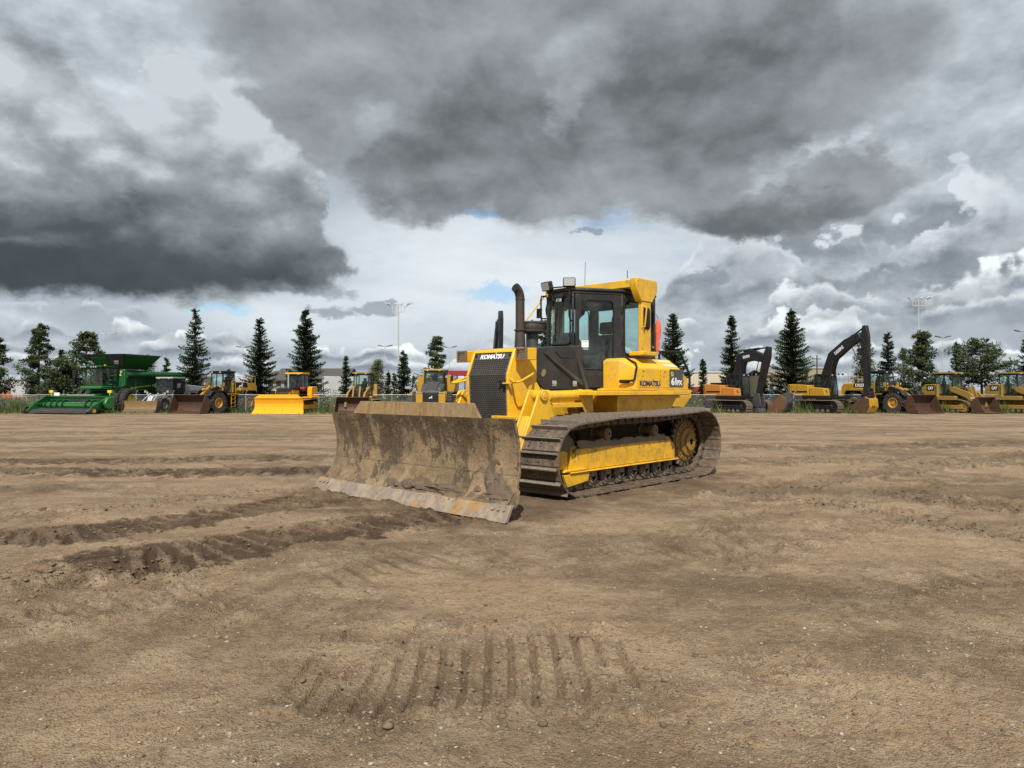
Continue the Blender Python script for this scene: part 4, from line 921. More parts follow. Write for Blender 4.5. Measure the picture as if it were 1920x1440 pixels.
    MB().tube([(-2.54, .5, 1.94), (-2.545, .5, 2.06), (-2.58, .5, 2.115), (-2.65, .5, 2.125), (-3.20, .5, 2.14), (-3.28, .5, 2.12), (-3.62, .5, 1.73), (-3.62, .5, 1.45)], .022, 8).build('rear_guard_rail', 'hole', DO, 0, True)
    MB().tube([(-2.58, -.5, 1.94), (-2.58, -.5, 2.08), (-3.22, -.5, 2.14), (-3.62, -.5, 1.73), (-3.62, .5, 1.73)], .022, 8).build('rear_guard_rail', 'hole', DO, 0, True)
    MB().pr([(-2.55, .75), (-2.55, 1.40), (-3.55, 1.45), (-3.70, 1.45), (-3.70, 1.30), (-2.9, .75)], -.5, .5).build('ripper_mount', 'yellow_grime_shade', DO, .02)
    MB().tube([(-.98, .79, 1.93), (-.99, .86, 1.94), (-1.0, 1.02, 1.86), (-.985, 1.05, 1.80), (-.93, 1.05, 1.62), (-.90, 1.04, 1.585), (-.80, .95, 1.57)], .018, 8).build('grab_rail', 'hole', DO, 0, True)
    MB().cy((-.88, .98, 1.57), (-.74, .90, 1.57), .028).build('rail_end', 'hole', DO)
    MB().tube([(.05, -.45, 2.1), (-.02, -.47, 2.52), (-.34, -.32, 2.96)], .012, 6).build('handrail', 'yellow_rail', DO, 0, True)
paint('plate_yellow', (.80, .62, .10), .4, .1); paint('label_cream', (.80, .66, .38), .5, .3, wear=.3)
make_rear()
# --- the orange bag hung behind the cab
def make_bag():
    b = MB(); rs = random.Random(9); rings = []; n = 14
    for z, r in ((.0, .02), (-.05, .05), (-.14, .075), (-.26, .085), (-.34, .07), (-.42, .05), (-.50, .06), (-.58, .05), (-.66, .04), (-.70, .02)):
        rings.append([(r * .8 * math.cos(a) * rs.uniform(.75, 1.2), r * math.sin(a) * rs.uniform(.75, 1.2) + z * .05, z) for a in np.linspace(0, 6.283, n, False)])
    c, s = math.cos(DOZ[2]), math.sin(DOZ[2]); x, y = -2.19, .70
    o = b.loft(rings).build('safety_vest', 'orange_cloth', None, 0, True); o.location = (DOZ[0] + x * c - y * s, DOZ[1] + x * s + y * c, 2.66); o.rotation_euler = (0, 0, DOZ[2]); o.scale = (.75, .75, .85)
    tag(o, 'crumpled orange safety vest hanging at the back corner of the bulldozer cab', 'vest')
    MB().tube([(0, 0, -.01), (.03, -.01, .06), (.07, -.02, .10)], .006, 6).build('cord', 'hole', o)
make_bag()
# ---------------------------------------------------------------- vegetation
def g_leaf(name, stops, trans=.0, rough=.7):
    m, N, setp, b = mat(name); t = N.attr('tone'); setp(c=N.ramp(t, stops), r=rough, s=.25); return m
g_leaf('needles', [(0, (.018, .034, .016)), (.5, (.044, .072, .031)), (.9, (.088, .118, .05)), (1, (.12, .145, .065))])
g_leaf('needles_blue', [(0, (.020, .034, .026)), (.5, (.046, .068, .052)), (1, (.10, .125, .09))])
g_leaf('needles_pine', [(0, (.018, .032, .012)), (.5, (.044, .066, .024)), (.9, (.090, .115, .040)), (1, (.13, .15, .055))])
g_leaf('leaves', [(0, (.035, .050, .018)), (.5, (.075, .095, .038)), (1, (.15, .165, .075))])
g_leaf('weeds', [(0, (.022, .042, .010)), (.45, (.050, .080, .018)), (.8, (.095, .120, .032)), (.93, (.16, .16, .06)), (.94, (.30, .24, .04)), (1, (.38, .35, .24))])
paint('bark', (.075, .055, .042), .9, .5, (.12, .10, .08), .4, 3)
paint('pale_bark', (.34, .31, .27), .9, .5, (.12, .10, .08), .5, 3)
def soup(name, V, tone, m, parent=None):
    """triangle soup: V (n,3,3) plus a tone per triangle"""
    n = len(V); o = new_mesh(name, V.reshape(-1, 3), np.arange(n * 3).reshape(-1, 3), M[m], parent)
    a = o.data.attributes.new('tone', 'FLOAT', 'POINT'); a.data.foreach_set('value', np.repeat(tone, 3).astype(np.float32)); return o
def unit(v): return v / (np.linalg.norm(v, axis=-1, keepdims=True) + 1e-9)
def spruce_crown(rs, H, hw, droop=.28, dens=1.0, gap=0.0, zmin=.45):
    T, tone = [], []; z = zmin
    while z < H - .15:
        f = 1 - z / H; L0 = hw * 1.06 * (f ** .74) * (1.0 if f < .88 else .85) + .10; n = int((6 + 5 * f) * dens); tier = rs.uniform(.72, 1.14)
        for k in range(n):
            if rs.rand() < gap: continue
            a = rs.rand() * 6.283; L = L0 * tier * rs.uniform(.74, 1.16); d = np.array([math.cos(a), math.sin(a), 0]); side = np.array([-d[1], d[0], 0])
            m = max(3, int(L / .15)); base = np.array([0, 0, z + rs.uniform(-.14, .14)]); up0 = .40 * (1 - f) ** 1.3; t0 = rs.rand()
            for i in range(m):
                t = (i + .5) / m; p = base + d * L * t + np.array([0, 0, L * (up0 * t - droop * t * (1.6 - t) + .14 * t ** 3)])
                s = (.16 + .27 * (1 - t) * min(1, L)) * rs.uniform(.75, 1.3); w = .085
                for sg in (-1, 1):
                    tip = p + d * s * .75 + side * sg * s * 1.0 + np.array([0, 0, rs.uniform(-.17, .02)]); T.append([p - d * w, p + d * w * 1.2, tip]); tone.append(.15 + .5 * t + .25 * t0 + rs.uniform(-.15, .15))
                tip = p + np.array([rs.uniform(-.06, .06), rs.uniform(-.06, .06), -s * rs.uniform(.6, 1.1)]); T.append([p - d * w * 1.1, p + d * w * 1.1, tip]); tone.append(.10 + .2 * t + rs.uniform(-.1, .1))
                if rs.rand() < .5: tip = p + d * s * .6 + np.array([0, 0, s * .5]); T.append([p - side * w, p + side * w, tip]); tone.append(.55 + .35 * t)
            e = base + d * L + np.array([0, 0, L * (up0 - droop * .6 + .14)]); T.append([e - side * .06 - d * .1, e + side * .06 - d * .1, e + d * .17]); tone.append(.8)
        z += .155 + .125 * f
    for k in range(10):
        zz = H - .06 * k - .05; a = rs.rand() * 6.28; d = np.array([math.cos(a), math.sin(a), .6]); p = np.array([0, 0, zz]); T.append([p + [0, 0, -.06], p + [0, 0, .06], p + d * (.06 + .016 * k)]); tone.append(.6)
    return np.array(T), np.clip(np.array(tone), 0, 1)
def clump(rs, c, r, n, size, up=.3):
    q = unit(rs.normal(0, 1, (n, 3))) * (rs.rand(n, 1) ** .5) * np.array(r); p = np.array(c) + q
    d = unit(q * .8 + rs.normal(0, .6, (n, 3)) * np.array(r).mean() + [0, 0, up * np.array(r).mean()]); s = unit(np.cross(d, rs.normal(0, 1, (n, 3)))); l = size * rs.uniform(.6, 1.4, (n, 1))
    T = np.stack([p - s * l * .32, p + s * l * .32, p + d * l], 1)
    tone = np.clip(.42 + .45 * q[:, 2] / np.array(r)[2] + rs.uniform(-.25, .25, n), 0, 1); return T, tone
def tree(kind, name, label, u, vt, hwpx, D, seed, group=None, **k):
    rs = np.random.RandomState(seed); g = -.38; H = CAMH - (vt - V0) * D / FPX - g; hw = hwpx * D / FPX
    o = thing(name, label, 'tree', (pix(u, D), D, g - .02), rs.rand() * 6.28, group)
    tm = 'pale_bark' if kind == 'birch' else 'bark'; lean = rs.uniform(-.25, .25, 2) if kind != 'spruce' else (0, 0)
    MB().tube([(0, 0, -.1), (lean[0] * .3, lean[1] * .3, H * .35), (lean[0] * .7, lean[1] * .7, H * .7), (lean[0], lean[1], H * (.97 if kind != 'birch' else .93))], [H * .017 + .03, H * .013 + .02, H * .007 + .012, .008], 7).build('trunk', tm, o, 0, True)
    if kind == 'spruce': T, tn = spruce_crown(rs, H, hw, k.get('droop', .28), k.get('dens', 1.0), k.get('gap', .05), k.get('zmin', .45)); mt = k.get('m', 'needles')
    else:
        Ts, ts, mb = [], [], MB(); n = k.get('n', 26); z0 = k.get('z0', .22)
        for i in range(n):
            f = z0 + (1 - z0) * (i + rs.rand()) / n; a = i * 2.4 + rs.uniform(-.5, .5)
            if kind == 'pine': w = hw * np.interp(f, k.get('prof', ([0, .25, .5, .8, 1], [.6, 1, .85, .5, .12]))[0], k.get('prof', (0, [.6, 1, .85, .5, .12]))[1])
            else: w = hw * np.interp(f, [0, .3, .6, .9, 1], [.5, .95, 1, .5, .15])
            L = w * rs.uniform(.45, 1.02); rise = L * (rs.uniform(.05, .45) if kind == 'pine' else rs.uniform(.5, 1.1)); z = f * H - rise
            d = np.array([math.cos(a), math.sin(a), 0]); p0 = np.array([lean[0] * f, lean[1] * f, max(.3, z)]); p1 = p0 + d * L + [0, 0, min(rise, H - max(.3, z) - .1)]; pm = (p0 + p1) / 2 + [0, 0, -.08 * L]
            if k.get('limbs', True): mb.tube([p0, pm, p1], [.02 + .018 * L, .014 + .012 * L, .008], 5)
            cs = k.get('cs', .42) * rs.uniform(.7, 1.25) * (.6 + .5 * (w / hw))
            for c, q in ((p1, 1.0), (pm * .4 + p1 * .6, .85), (pm, .6 if kind == 'pine' else .7)):
                t_, n_ = clump(rs, c + rs.normal(0, .12, 3), (cs * q * 1.25, cs * q * 1.25, cs * q * (.75 if kind == 'pine' else .95)), int(k.get('leaf', 95) * q), .17 if kind == 'pine' else .13, .5); Ts.append(t_); ts.append(np.clip(n_ + rs.uniform(-.15, .15), 0, 1))
        t_, n_ = clump(rs, (lean[0], lean[1], H - .25), (.22, .22, .35), 60, .16); Ts.append(t_); ts.append(n_)
        if mb.v: mb.build('limbs', tm, o, 0, True)
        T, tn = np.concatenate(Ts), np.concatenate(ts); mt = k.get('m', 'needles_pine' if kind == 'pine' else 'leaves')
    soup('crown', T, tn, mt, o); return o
G_S, G_P = 'spruces in a line behind the fence', 'pines behind the fence'
TREES = [
 ('pine', 'pine_tree', 'dark pine cut off by the left edge of the photo', -12, 630, 34, 62, 1, G_P, dict(n=28)),
 ('pine', 'pine_tree', 'tall loose pine with a pointed top behind the left end of the combine header', 71, 612, 44, 63, 2, G_P, dict(n=34, prof=([0, .25, .5, .8, 1], [.55, 1, .72, .42, .12]))),
 ('pine', 'pine_tree', 'low broad bushy pine beside the combine cab, shorter than its neighbours', 118, 672, 36, 61, 3, G_P, dict(n=34, z0=.08, cs=.5, prof=([0, .3, .6, 1], [.9, 1, .8, .3]))),
 ('spruce', 'spruce_tree', 'thin spruce tip showing between the two pines left of the combine', 116, 652, 20, 68, 4, G_S, dict(gap=.25)),
 ('pine', 'pine_tree', 'rounded twin topped pine directly behind the combine cab', 158, 624, 40, 64, 5, G_P, dict(n=38, cs=.5, prof=([0, .3, .6, .85, 1], [.8, 1, .9, .7, .3]))),
 ('birch', 'birch_tree', 'thin leafy tree above the combine unloading tube', 276, 668, 14, 70, 6, None, dict(n=26, leaf=60)),
 ('spruce', 'spruce_tree', 'small sparse spruce above the spout of the combine unloading tube', 312, 670, 16, 66, 7, G_S, dict(gap=.35)),
 ('spruce', 'spruce_tree', 'tall thin spruce with gaps between its tiers behind the left wheel loader', 366, 575, 40, 63, 8, G_S, dict(gap=.30, droop=.36, dens=.82)),
 ('spruce', 'spruce_tree', 'small dark spruce right behind the cab of the left wheel loader', 430, 690, 18, 66, 9, G_S, {}),
 ('spruce', 'spruce_tree', 'tall even spruce between the left wheel loader and the clean yellow bulldozer', 487, 593, 40, 63, 10, G_S, dict(gap=.12)),
 ('spruce', 'spruce_tree', 'tall dense spruce right behind the cab of the clean yellow bulldozer', 573, 577, 44, 63.5, 11, G_S, dict(dens=1.15)),
 ('spruce', 'spruce_tree', 'small narrow spruce left of the front facing track loader', 649, 666, 15, 64, 12, G_S, dict(gap=.1)),
 ('birch', 'birch_tree', 'small pale leafy tree right of the front facing track loader cab', 705, 678, 15, 66, 13, None, dict(n=30, leaf=70)),
 ('spruce', 'spruce_tree', 'tiny distant spruce beside the foot of the short twin lamp pole', 728, 694, 9, 74, 14, G_S, {}),
 ('spruce', 'spruce_tree', 'tiny distant spruce just left of the tall lighting mast', 739, 698, 8, 76, 15, G_S, {}),
 ('spruce', 'spruce_tree', 'mid sized dense spruce left of the dump truck', 757, 656, 22, 62, 16, G_S, dict(dens=1.1)),
 ('pine', 'pine_tree', 'crooked pine rising behind the cab of the dump truck', 815, 634, 44, 64, 17, G_P, dict(n=26, cs=.40, prof=([0, .25, .45, .55, .8, 1], [.7, 1.0, 1.0, .45, .36, .15]))),
 ('pine', 'pine_tree', 'dark pine seen between the bulldozer precleaner and its cab', 1020, 602, 26, 66, 18, G_P, dict(n=24)),
 ('spruce', 'spruce_tree', 'tall full spruce rising beside the back post of the muddy bulldozer', 1262, 586, 46, 62, 19, G_S, dict(gap=.08, droop=.34)),
 ('spruce', 'spruce_tree', 'small slim spruce between the muddy bulldozer and the orange excavator', 1318, 670, 12, 64, 20, G_S, {}),
 ('spruce', 'spruce_tree', 'narrow tall spruce right behind the orange excavator', 1372, 590, 30, 63, 21, G_S, dict(gap=.1, droop=.34)),
 ('spruce', 'spruce_tree', 'small spruce just right of the orange excavator stick', 1433, 686, 11, 66, 22, G_S, {}),
 ('spruce', 'spruce_tree', 'broad tall spruce behind the loose excavator bucket', 1484, 580, 52, 62, 23, G_S, dict(dens=1.15, droop=.16, gap=.08)),
 ('birch', 'birch_tree', 'slim leafy tree right of the tall black excavator boom', 1620, 634, 19, 63, 24, None, dict(n=36, leaf=90, cs=.36)),
 ('spruce', 'spruce_tree', 'blue green spruce behind the cab of the right wheel loader', 1665, 620, 28, 64, 25, G_S, dict(gap=.18, droop=.2, m='needles_blue')),
 ('birch', 'birch_tree', 'thin leaning leafy tree between the blue green spruce and the dark pine', 1697, 655, 15, 66, 26, None, dict(n=24, leaf=60)),
 ('pine', 'pine_tree', 'dark knobbly pine between the right wheel loader and the first track loader', 1731, 624, 34, 62, 27, G_P, dict(n=36, cs=.46, prof=([0, .2, .45, .7, .85, 1], [.9, 1, .75, .62, .30, .25]))),
 ('spruce', 'spruce_tree', 'thin spruce behind the roof of the first right hand track loader', 1794, 638, 22, 66, 28, G_S, dict(gap=.25, m='needles_blue')),
 ('pine', 'pine_tree', 'wide open crowned pine spreading between the two right hand track loaders', 1842, 640, 54, 63, 29, G_P, dict(n=34, cs=.50, z0=.42, prof=([0, .4, .6, .85, 1], [.2, .7, 1, .9, .5]))),
 ('spruce', 'spruce_tree', 'spruce cut off by the right edge of the photo', 1926, 634, 34, 64, 30, G_S, dict(gap=.1, m='needles_blue')),
]
for a in TREES: tree(a[0], a[1], a[2], *a[3:8], a[8], **a[9])
def make_weeds():
    rs = np.random.RandomState(77)
    def blades(n, y0, y1, h0, h1, w, x=48):
        X = rs.uniform(-x, x, n); Y = rs.uniform(y0, y1, n); dn = fbm(X, Y * 2, 3.0, 3, 7) + .5
        keep = rs.rand(n) < np.clip(dn * 1.3, .25, 1); X, Y, dn = X[keep], Y[keep], dn[keep]; n = len(X)
        H = (h0 + (h1 - h0) * rs.rand(n) ** 1.5) * np.clip(.5 + dn, .5, 1.3); a = rs.rand(n) * 6.28; b = rs.normal(0, .22, (n, 2)) * H[:, None]
        z = slope(Y) - .03; p = np.stack([X, Y, z], -1); s = np.stack([np.cos(a), np.sin(a), 0 * a], -1) * (w * rs.uniform(.6, 1.5, n))[:, None]
        return np.stack([p - s, p + s, p + np.stack([b[:, 0], b[:, 1], H], -1)], 1), np.clip(.45 + (dn - .5) * .7 + rs.normal(0, .22, n), 0, .93)
    T, t = [], []
    for a in ((50000, 56.0, 60, .25, 1.0, .030), (30000, 60, 66, .4, 1.2, .045), (14000, 66, 78, .4, 1.3, .07, 60), (16000, 53.2, 56.4, .04, .32, .022)): x, y = blades(*a); T.append(x); t.append(y)
    n = 2600; X = rs.uniform(-48, 48, n); Y = rs.uniform(56.2, 62, n); H = rs.uniform(.35, 1.15, n); p = np.stack([X, Y, slope(Y) + H], -1); q = rs.normal(0, .035, (n, 3, 3)); T.append(p[:, None] + q); t.append(rs.uniform(.94, 1, n))
    n = 22000; X = rs.uniform(-48, 48, n); Y = rs.uniform(57.5, 63, n); k = fbm(X, Y, 4, 2, 19) > -.05; X, Y = X[k], Y[k]; n = len(X)     # leafy clumps
    p = np.stack([X, Y, slope(Y) + rs.uniform(.1, .95, n)], -1); T.append(p[:, None] + rs.normal(0, .075, (n, 3, 3))); t.append(rs.uniform(0, .55, n))
    for k in range(150):                                             # low dark bushes among the trees
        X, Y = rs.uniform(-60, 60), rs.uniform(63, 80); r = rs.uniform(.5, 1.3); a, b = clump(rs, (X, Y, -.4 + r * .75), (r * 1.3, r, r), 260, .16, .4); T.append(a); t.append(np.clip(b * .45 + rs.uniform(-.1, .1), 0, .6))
    o = soup('weeds', np.concatenate(T), np.concatenate(t), 'weeds'); tag(o, kind='stuff')
make_weeds()
# ---------------------------------------------------------------- fence, lamps, far buildings and parked vehicles
def g_mesh():
    m = bpy.data.materials.new('chain_link'); m.use_nodes = True; t = m.node_tree; t.nodes.clear(); N = NT(t); M['chain_link'] = m
    P = N.coord('Object'); x, y, z = N.sep(P); u, v = (x + z) / .057, (x - z) / .057
    wv = lambda q: (q._m('FRACT') - .5)._m('ABSOLUTE').sm(.452, .48)
    tr = N.new('ShaderNodeBsdfTransparent'); df = N.new('ShaderNodeBsdfPrincipled'); df.inputs[0].default_value = (.36, .38, .37, 1); df.inputs['Metallic'].default_value = .5; df.inputs['Roughness'].default_value = .5
    mx = N.new('ShaderNodeMixShader'); o = N.new('ShaderNodeOutputMaterial'); N.put(wv(u).max(wv(v)), mx.inputs[0]); t.links.new(tr.outputs[0], mx.inputs[1]); t.links.new(df.outputs[0], mx.inputs[2]); t.links.new(mx.outputs[0], o.inputs[0])
g_mesh(); paint('galvanised', (.40, .41, .41), .5, .2, metal=.3)
def make_fence():
    D, g = 57.3, -.38; f = thing('chain_link_fence', 'grey chain link fence with angled post tops running behind all the parked machines', 'fence', (0, D, g))
    xs = np.arange(-51, 51, 2.95); z1 = 1.42
    new_mesh('wire_mesh', [(-52, 0, .02), (52, 0, .02), (52, 0, z1), (-52, 0, z1)], [(0, 1, 2, 3)], M['chain_link'], f)
    MB().cy((-52, 0, z1), (52, 0, z1), .024, n=8).build('top_rail', 'galvanised', f)
    for i, x in enumerate(xs): MB().tube([(x, .05, -.1), (x, .05, z1 + .10), (x + .16, -.10, z1 + .34)], .034, 6).build('post', 'galvanised', f)
make_fence()
paint('pole_white', (.40, .42, .44), .4, .1); paint('lamp_dark', (.06, .065, .07), .5, .1)
def lamp(label, u, vt, D, kind):
    g = -.4; H = CAMH - (vt - V0) * D / FPX - g; o = thing('lamp_post' if kind != 'mast' else 'lighting_mast', label, 'lamp post', (pix(u, D), D, g), 0, 'light poles beyond the fence')
    r = .06 if kind != 'mast' else .12
    MB().cy((0, 0, 0), (0, 0, H - .1), r * 1.2, r * .7, 8).build('pole', 'pole_white', o, 0, True)
    if kind == 'mast':
        a = MB(); a.bb(-1.0, 1.0, -.07, .07, H - 1.5, H - 1.38)
        for x in (-1.0, -.5, .5, 1.0): a.bb(x - .05, x + .05, -.05, .05, H - 1.4, H - .3)
        a.tube([(-1.0, 0, H - .7), (-2.0, 0, H)], .06, 6); a.tube([(1.0, 0, H - .7), (2.0, 0, H)], .06, 6); a.build('cross_arm', 'pole_white', o)
        for x, t in ((-2.1, .5), (-1.6, .5), (-.5, .3), (.5, -.3), (1.6, -.5), (2.1, -.5)): MB().box((x, -.1, H - .12 + .05 * abs(x)), (.62, .35, .12), (R(25), t, 0)).build('floodlight', 'pole_white', o)
    else:
        for s in (-1, 1):
            b = MB().box((s * .75, 0, H - .02), (.75, .32, .14), (0, -s * .22, 0)); b.cy((0, 0, H - .2), (s * .5, 0, H - .08), .035, n=6); b.build('lamp_head', 'lamp_dark' if kind == 'dark' else 'pole_white', o)
lamp('tall white lighting mast with a crown of floodlights left of the dump truck', 747, 569, 120, 'mast')
lamp('tall white lighting mast with a crown of floodlights above the knobbly pine', 1723, 557, 118, 'mast')
lamp('short white pole with two dark lamp heads beside the front facing track loader', 722, 648, 110, 'dark')
lamp('short white pole with two dark lamp heads just left of the muddy bulldozer headlight', 843, 650, 112, 'dark')
lamp('white lamp post with a pale twin head above the green combine', 203, 625, 105, 'pale')
lamp('white lamp post just left of the even spruce behind the left wheel loader', 456, 650, 110, 'dark')
lamp('white lamp post with two dark heads between the first track loader and the knobbly pine', 1768, 631, 105, 'dark')
lamp('pale lamp post beside the left edge of the tall thin gappy spruce', 345, 653, 112, 'pale')
lamp('small far lamp post seen left of the tall black excavator boom', 1549, 648, 140, 'pale')
lamp('far lamp post at the right edge above the last track loader', 1917, 620, 105, 'dark')
def pole(label, u, vt, D):
    g = -.4; H = CAMH - (vt - V0) * D / FPX - g; o = thing('utility_pole', label, 'utility pole', (pix(u, D), D, g))
    MB().cy((0, 0, 0), (0, 0, H), .17, .12, 8).build('pole', 'bark', o, 0, True); MB().bb(-.75, .75, -.07, .07, H - .75, H - .6).build('cross_arm', 'bark', o)
pole('wooden utility pole with a cross arm left of the tall black excavator boom', 1532, 666, 130)
def g_wall(name, c, line=2.6):
    m, N, setp, b = mat(name); P = N.coord('Object'); x, y, z = N.sep(P); n = N.noise(P, .6, 5)
    setp(c=N.mix(n.sm(.3, .7) * .3, N.mix(((x / .3)._m('FRACT') - .5)._m('ABSOLUTE').sm(.44, .48) * .25, c, tuple(k * .6 for k in c)), tuple(k * .8 for k in c)), r=.8)
for n_, c_ in (('siding_beige', (.34, .28, .21)), ('siding_tan', (.23, .18, .13)), ('cladding_cream', (.46, .42, .33)), ('cladding_white', (.36, .37, .37)), ('cladding_olive', (.26, .24, .17)), ('metal_grey', (.33, .35, .36)), ('shingle', (.075, .066, .062)), ('roof_metal', (.42, .43, .43)), ('crimson', (.26, .012, .03))): g_wall(n_, c_)
m, N, setp, b = mat('far_window'); setp(c=(.02, .025, .03), r=.1)
def building(name, label, u0, u1, vt, D, wall, roof, eave=.72, depth=12, kind='gable', rows=2, nwin=8):
    g = -.4; x0, x1 = pix(u0, D), pix(u1, D); H = CAMH - (vt - V0) * D / FPX - g; o = thing(name, label, 'building', ((x0 + x1) / 2, D, g)); w = (x1 - x0) / 2; he = H * eave if kind == 'gable' else H - .35
    MB().bb(-w, w, 0, depth, 0, he).build('wall', wall, o)
    r = MB()
    if kind == 'gable': r.pr([(-.6, he - .12), (depth / 2, H), (depth + .6, he - .12), (depth + .6, he + .1), (depth / 2, H + .02), (-.6, he + .1)], -w - .5, w + .5, 'X')
    else: r.bb(-w - .2, w + .2, -.2, depth + .2, he + .003, H)
    r.build('roof', roof, o)
    for j in range(rows):
        for i in range(nwin):
            x = -w + (i + .5) * 2 * w / nwin; z = he * (j + .35) / rows; f = MB().box((x, -.02, z + .5), (1.2, .08, 1.3)); fo = f.build('window_frame', 'cladding_white', o); MB().box((x, -.065, z + .5), (1.0, .02, 1.1)).build('window', 'far_window', fo)
    return o
building('apartment_building', 'long beige apartment block with a dark pitched roof behind the clean yellow bulldozer', 512, 646, 689, 150, 'siding_beige', 'shingle', .62, 14, rows=2, nwin=9)
building('apartment_building', 'narrow brown apartment gable between the two tallest left hand spruces', 500, 545, 694, 138, 'siding_tan', 'shingle', .66, 12, rows=2, nwin=3)
building('office_building', 'low white building with a dark window strip at the far left', 8, 48, 714, 150, 'cladding_white', 'roof_metal', kind='flat', rows=1, nwin=6)
building('shed', 'flat grey roofed shed behind the small cab left of the left wheel loader', 306, 352, 704, 140, 'metal_grey', 'roof_metal', kind='flat', rows=0, nwin=0)
building('warehouse', 'long cream warehouse behind the orange excavator counterweight', 1284, 1366, 696, 170, 'cladding_cream', 'roof_metal', kind='flat', rows=0)
building('warehouse', 'tan warehouse with a pitched roof right of the orange excavator', 1438, 1502, 692, 160, 'cladding_olive', 'siding_tan', .8, 14, rows=1, nwin=4)
building('warehouse', 'olive flat topped building left of the tall black excavator boom', 1516, 1562, 688, 165, 'cladding_olive', 'metal_grey', kind='flat', rows=1, nwin=3)
def canopy():
    D, g = 95, -.4; x0, x1 = pix(838, D), pix(905, D); H = CAMH - (695 - V0) * D / FPX - g; o = thing('fuel_canopy', 'dark red flat canopy on thin posts between the dump truck and the muddy bulldozer', 'canopy', ((x0 + x1) / 2, D, g)); w = (x1 - x0) / 2
    MB().bb(-w, w, -.3, 4, H - .62, H).build('canopy_roof', 'crimson', o)
    for k in range(5): x = -w + .3 + k * (2 * w - .6) / 4; MB().bb(x - .09, x + .09, 0, .2, 0, H - .62).build('post', 'lamp_dark', o)
canopy()
paint('car_white', (.42, .43, .44), .25, .1); paint('car_red', (.30, .02, .02), .3, .1); paint('car_blue', (.03, .09, .25), .3, .1); paint('car_orange', (.5, .12, .03), .35, .1); paint('car_grey', (.16, .17, .18), .3, .1)
def vehicle(name, label, cat, u, D, m, kind='pickup', rz=0, L=5.4):
    o = thing(name, label, cat, (pix(u, D), D, -.4), R(rz), 'vehicles parked beyond the fence'); h = .95
    b = MB(); W_ = .95
    if kind == 'pickup': b.pr(rounded([(-L / 2, .45), (L / 2, .45), (L / 2, 1.0), (L / 2 - 1.3, 1.12), (-L / 2, 1.12)], .1), -W_, W_); c = [(L / 2 - 1.4, 1.12), (L / 2 - 2.1, 1.82), (-.5, 1.85), (-.6, 1.12)]
    elif kind == 'truck': b.pr(rounded([(L / 2 - 1.9, .5), (L / 2, .5), (L / 2, 1.5), (L / 2 - .25, 2.6), (L / 2 - 1.9, 2.6)], .1), -1.1, 1.1); b.bb(-L / 2, L / 2 - 2.0, -1.2, 1.2, .95, 3.4); c = None
    else: b.pr(rounded([(-L / 2, .45), (L / 2, .45), (L / 2, 1.0), (L / 2 - 1.0, 1.15), (L / 2 - 1.7, 2.2), (-L / 2, 2.25)], .15), -W_, W_); c = None
    bo = b.build('body', m, o, .03)
    if c: MB().pr(rounded(c, .1), -W_ + .1, W_ - .1).build('cab', m, bo, .02); MB().pr([(c[0][0] - .12, 1.2), (c[1][0] - .1, 1.74), (c[2][0] + .1, 1.76), (c[3][0] + .08, 1.2)], -W_ + .085, W_ - .085).build('window', 'far_window', bo)
    else: zt = 2.35 if kind == 'truck' else 2.0; MB().pr([(L / 2 - 1.75, zt - .7), (L / 2 - (.25 if kind == 'truck' else 1.35), zt - .7), (L / 2 - (.4 if kind == 'truck' else 1.7), zt), (L / 2 - 1.85, zt)], -1.115 if kind == 'truck' else -W_ - .015, 1.115 if kind == 'truck' else W_ + .015).build('window', 'far_window', bo)
    for x in (-L / 2 + 1.0, L / 2 - .95):
        for s in (-1, 1): MB().lathe([(.05, -.12), (.38, -.12), (.42, -.08), (.42, .08), (.38, .12), (.05, .12)], (x, s * (W_ - .08), .42), 'Y', 14).build('wheel', 'rubber', o)
for a in (('pickup_truck', 'white pickup parked beyond the fence under the apartment block', 'truck', 512, 92, 'car_white', 'pickup', 10), ('box_truck', 'white box truck beyond the fence left of the small narrow spruce', 'truck', 630, 84, 'car_white', 'truck', 200, 7),
          ('car', 'red vehicle beyond the fence between the left wheel loader and the even spruce', 'car', 474, 88, 'car_red', 'pickup', 0), ('van', 'white van beyond the fence right behind the left wheel loader', 'van', 457, 95, 'car_white', 'van', 180),
          ('pickup_truck', 'white pickup beyond the fence between the front facing track loader and the dump truck', 'truck', 682, 96, 'car_white', 'pickup', 20), ('box_truck', 'white box truck beyond the fence at the far left edge', 'truck', 18, 92, 'car_white', 'truck', 170, 7),
          ('loader_truck', 'orange truck beyond the fence in the far left corner', 'truck', -6, 80, 'car_orange', 'pickup', 0), ('pickup_truck', 'white pickup beyond the fence just right of the muddy bulldozer', 'truck', 1306, 92, 'car_white', 'pickup', 0),
          ('car', 'dark red vehicle beyond the fence left of the orange excavator', 'car', 1302, 84, 'car_red', 'van', 0, 4.6), ('pickup_truck', 'blue pickup beyond the fence above the loose excavator bucket', 'truck', 1452, 96, 'car_blue', 'pickup', 0),
          ('pickup_truck', 'grey pickup beyond the fence between the right wheel loader and the first track loader', 'truck', 1752, 86, 'car_grey', 'pickup', 180), ('van', 'white van beyond the fence behind the short twin lamp pole', 'van', 716, 100, 'car_white', 'van', 180)): vehicle(*a)
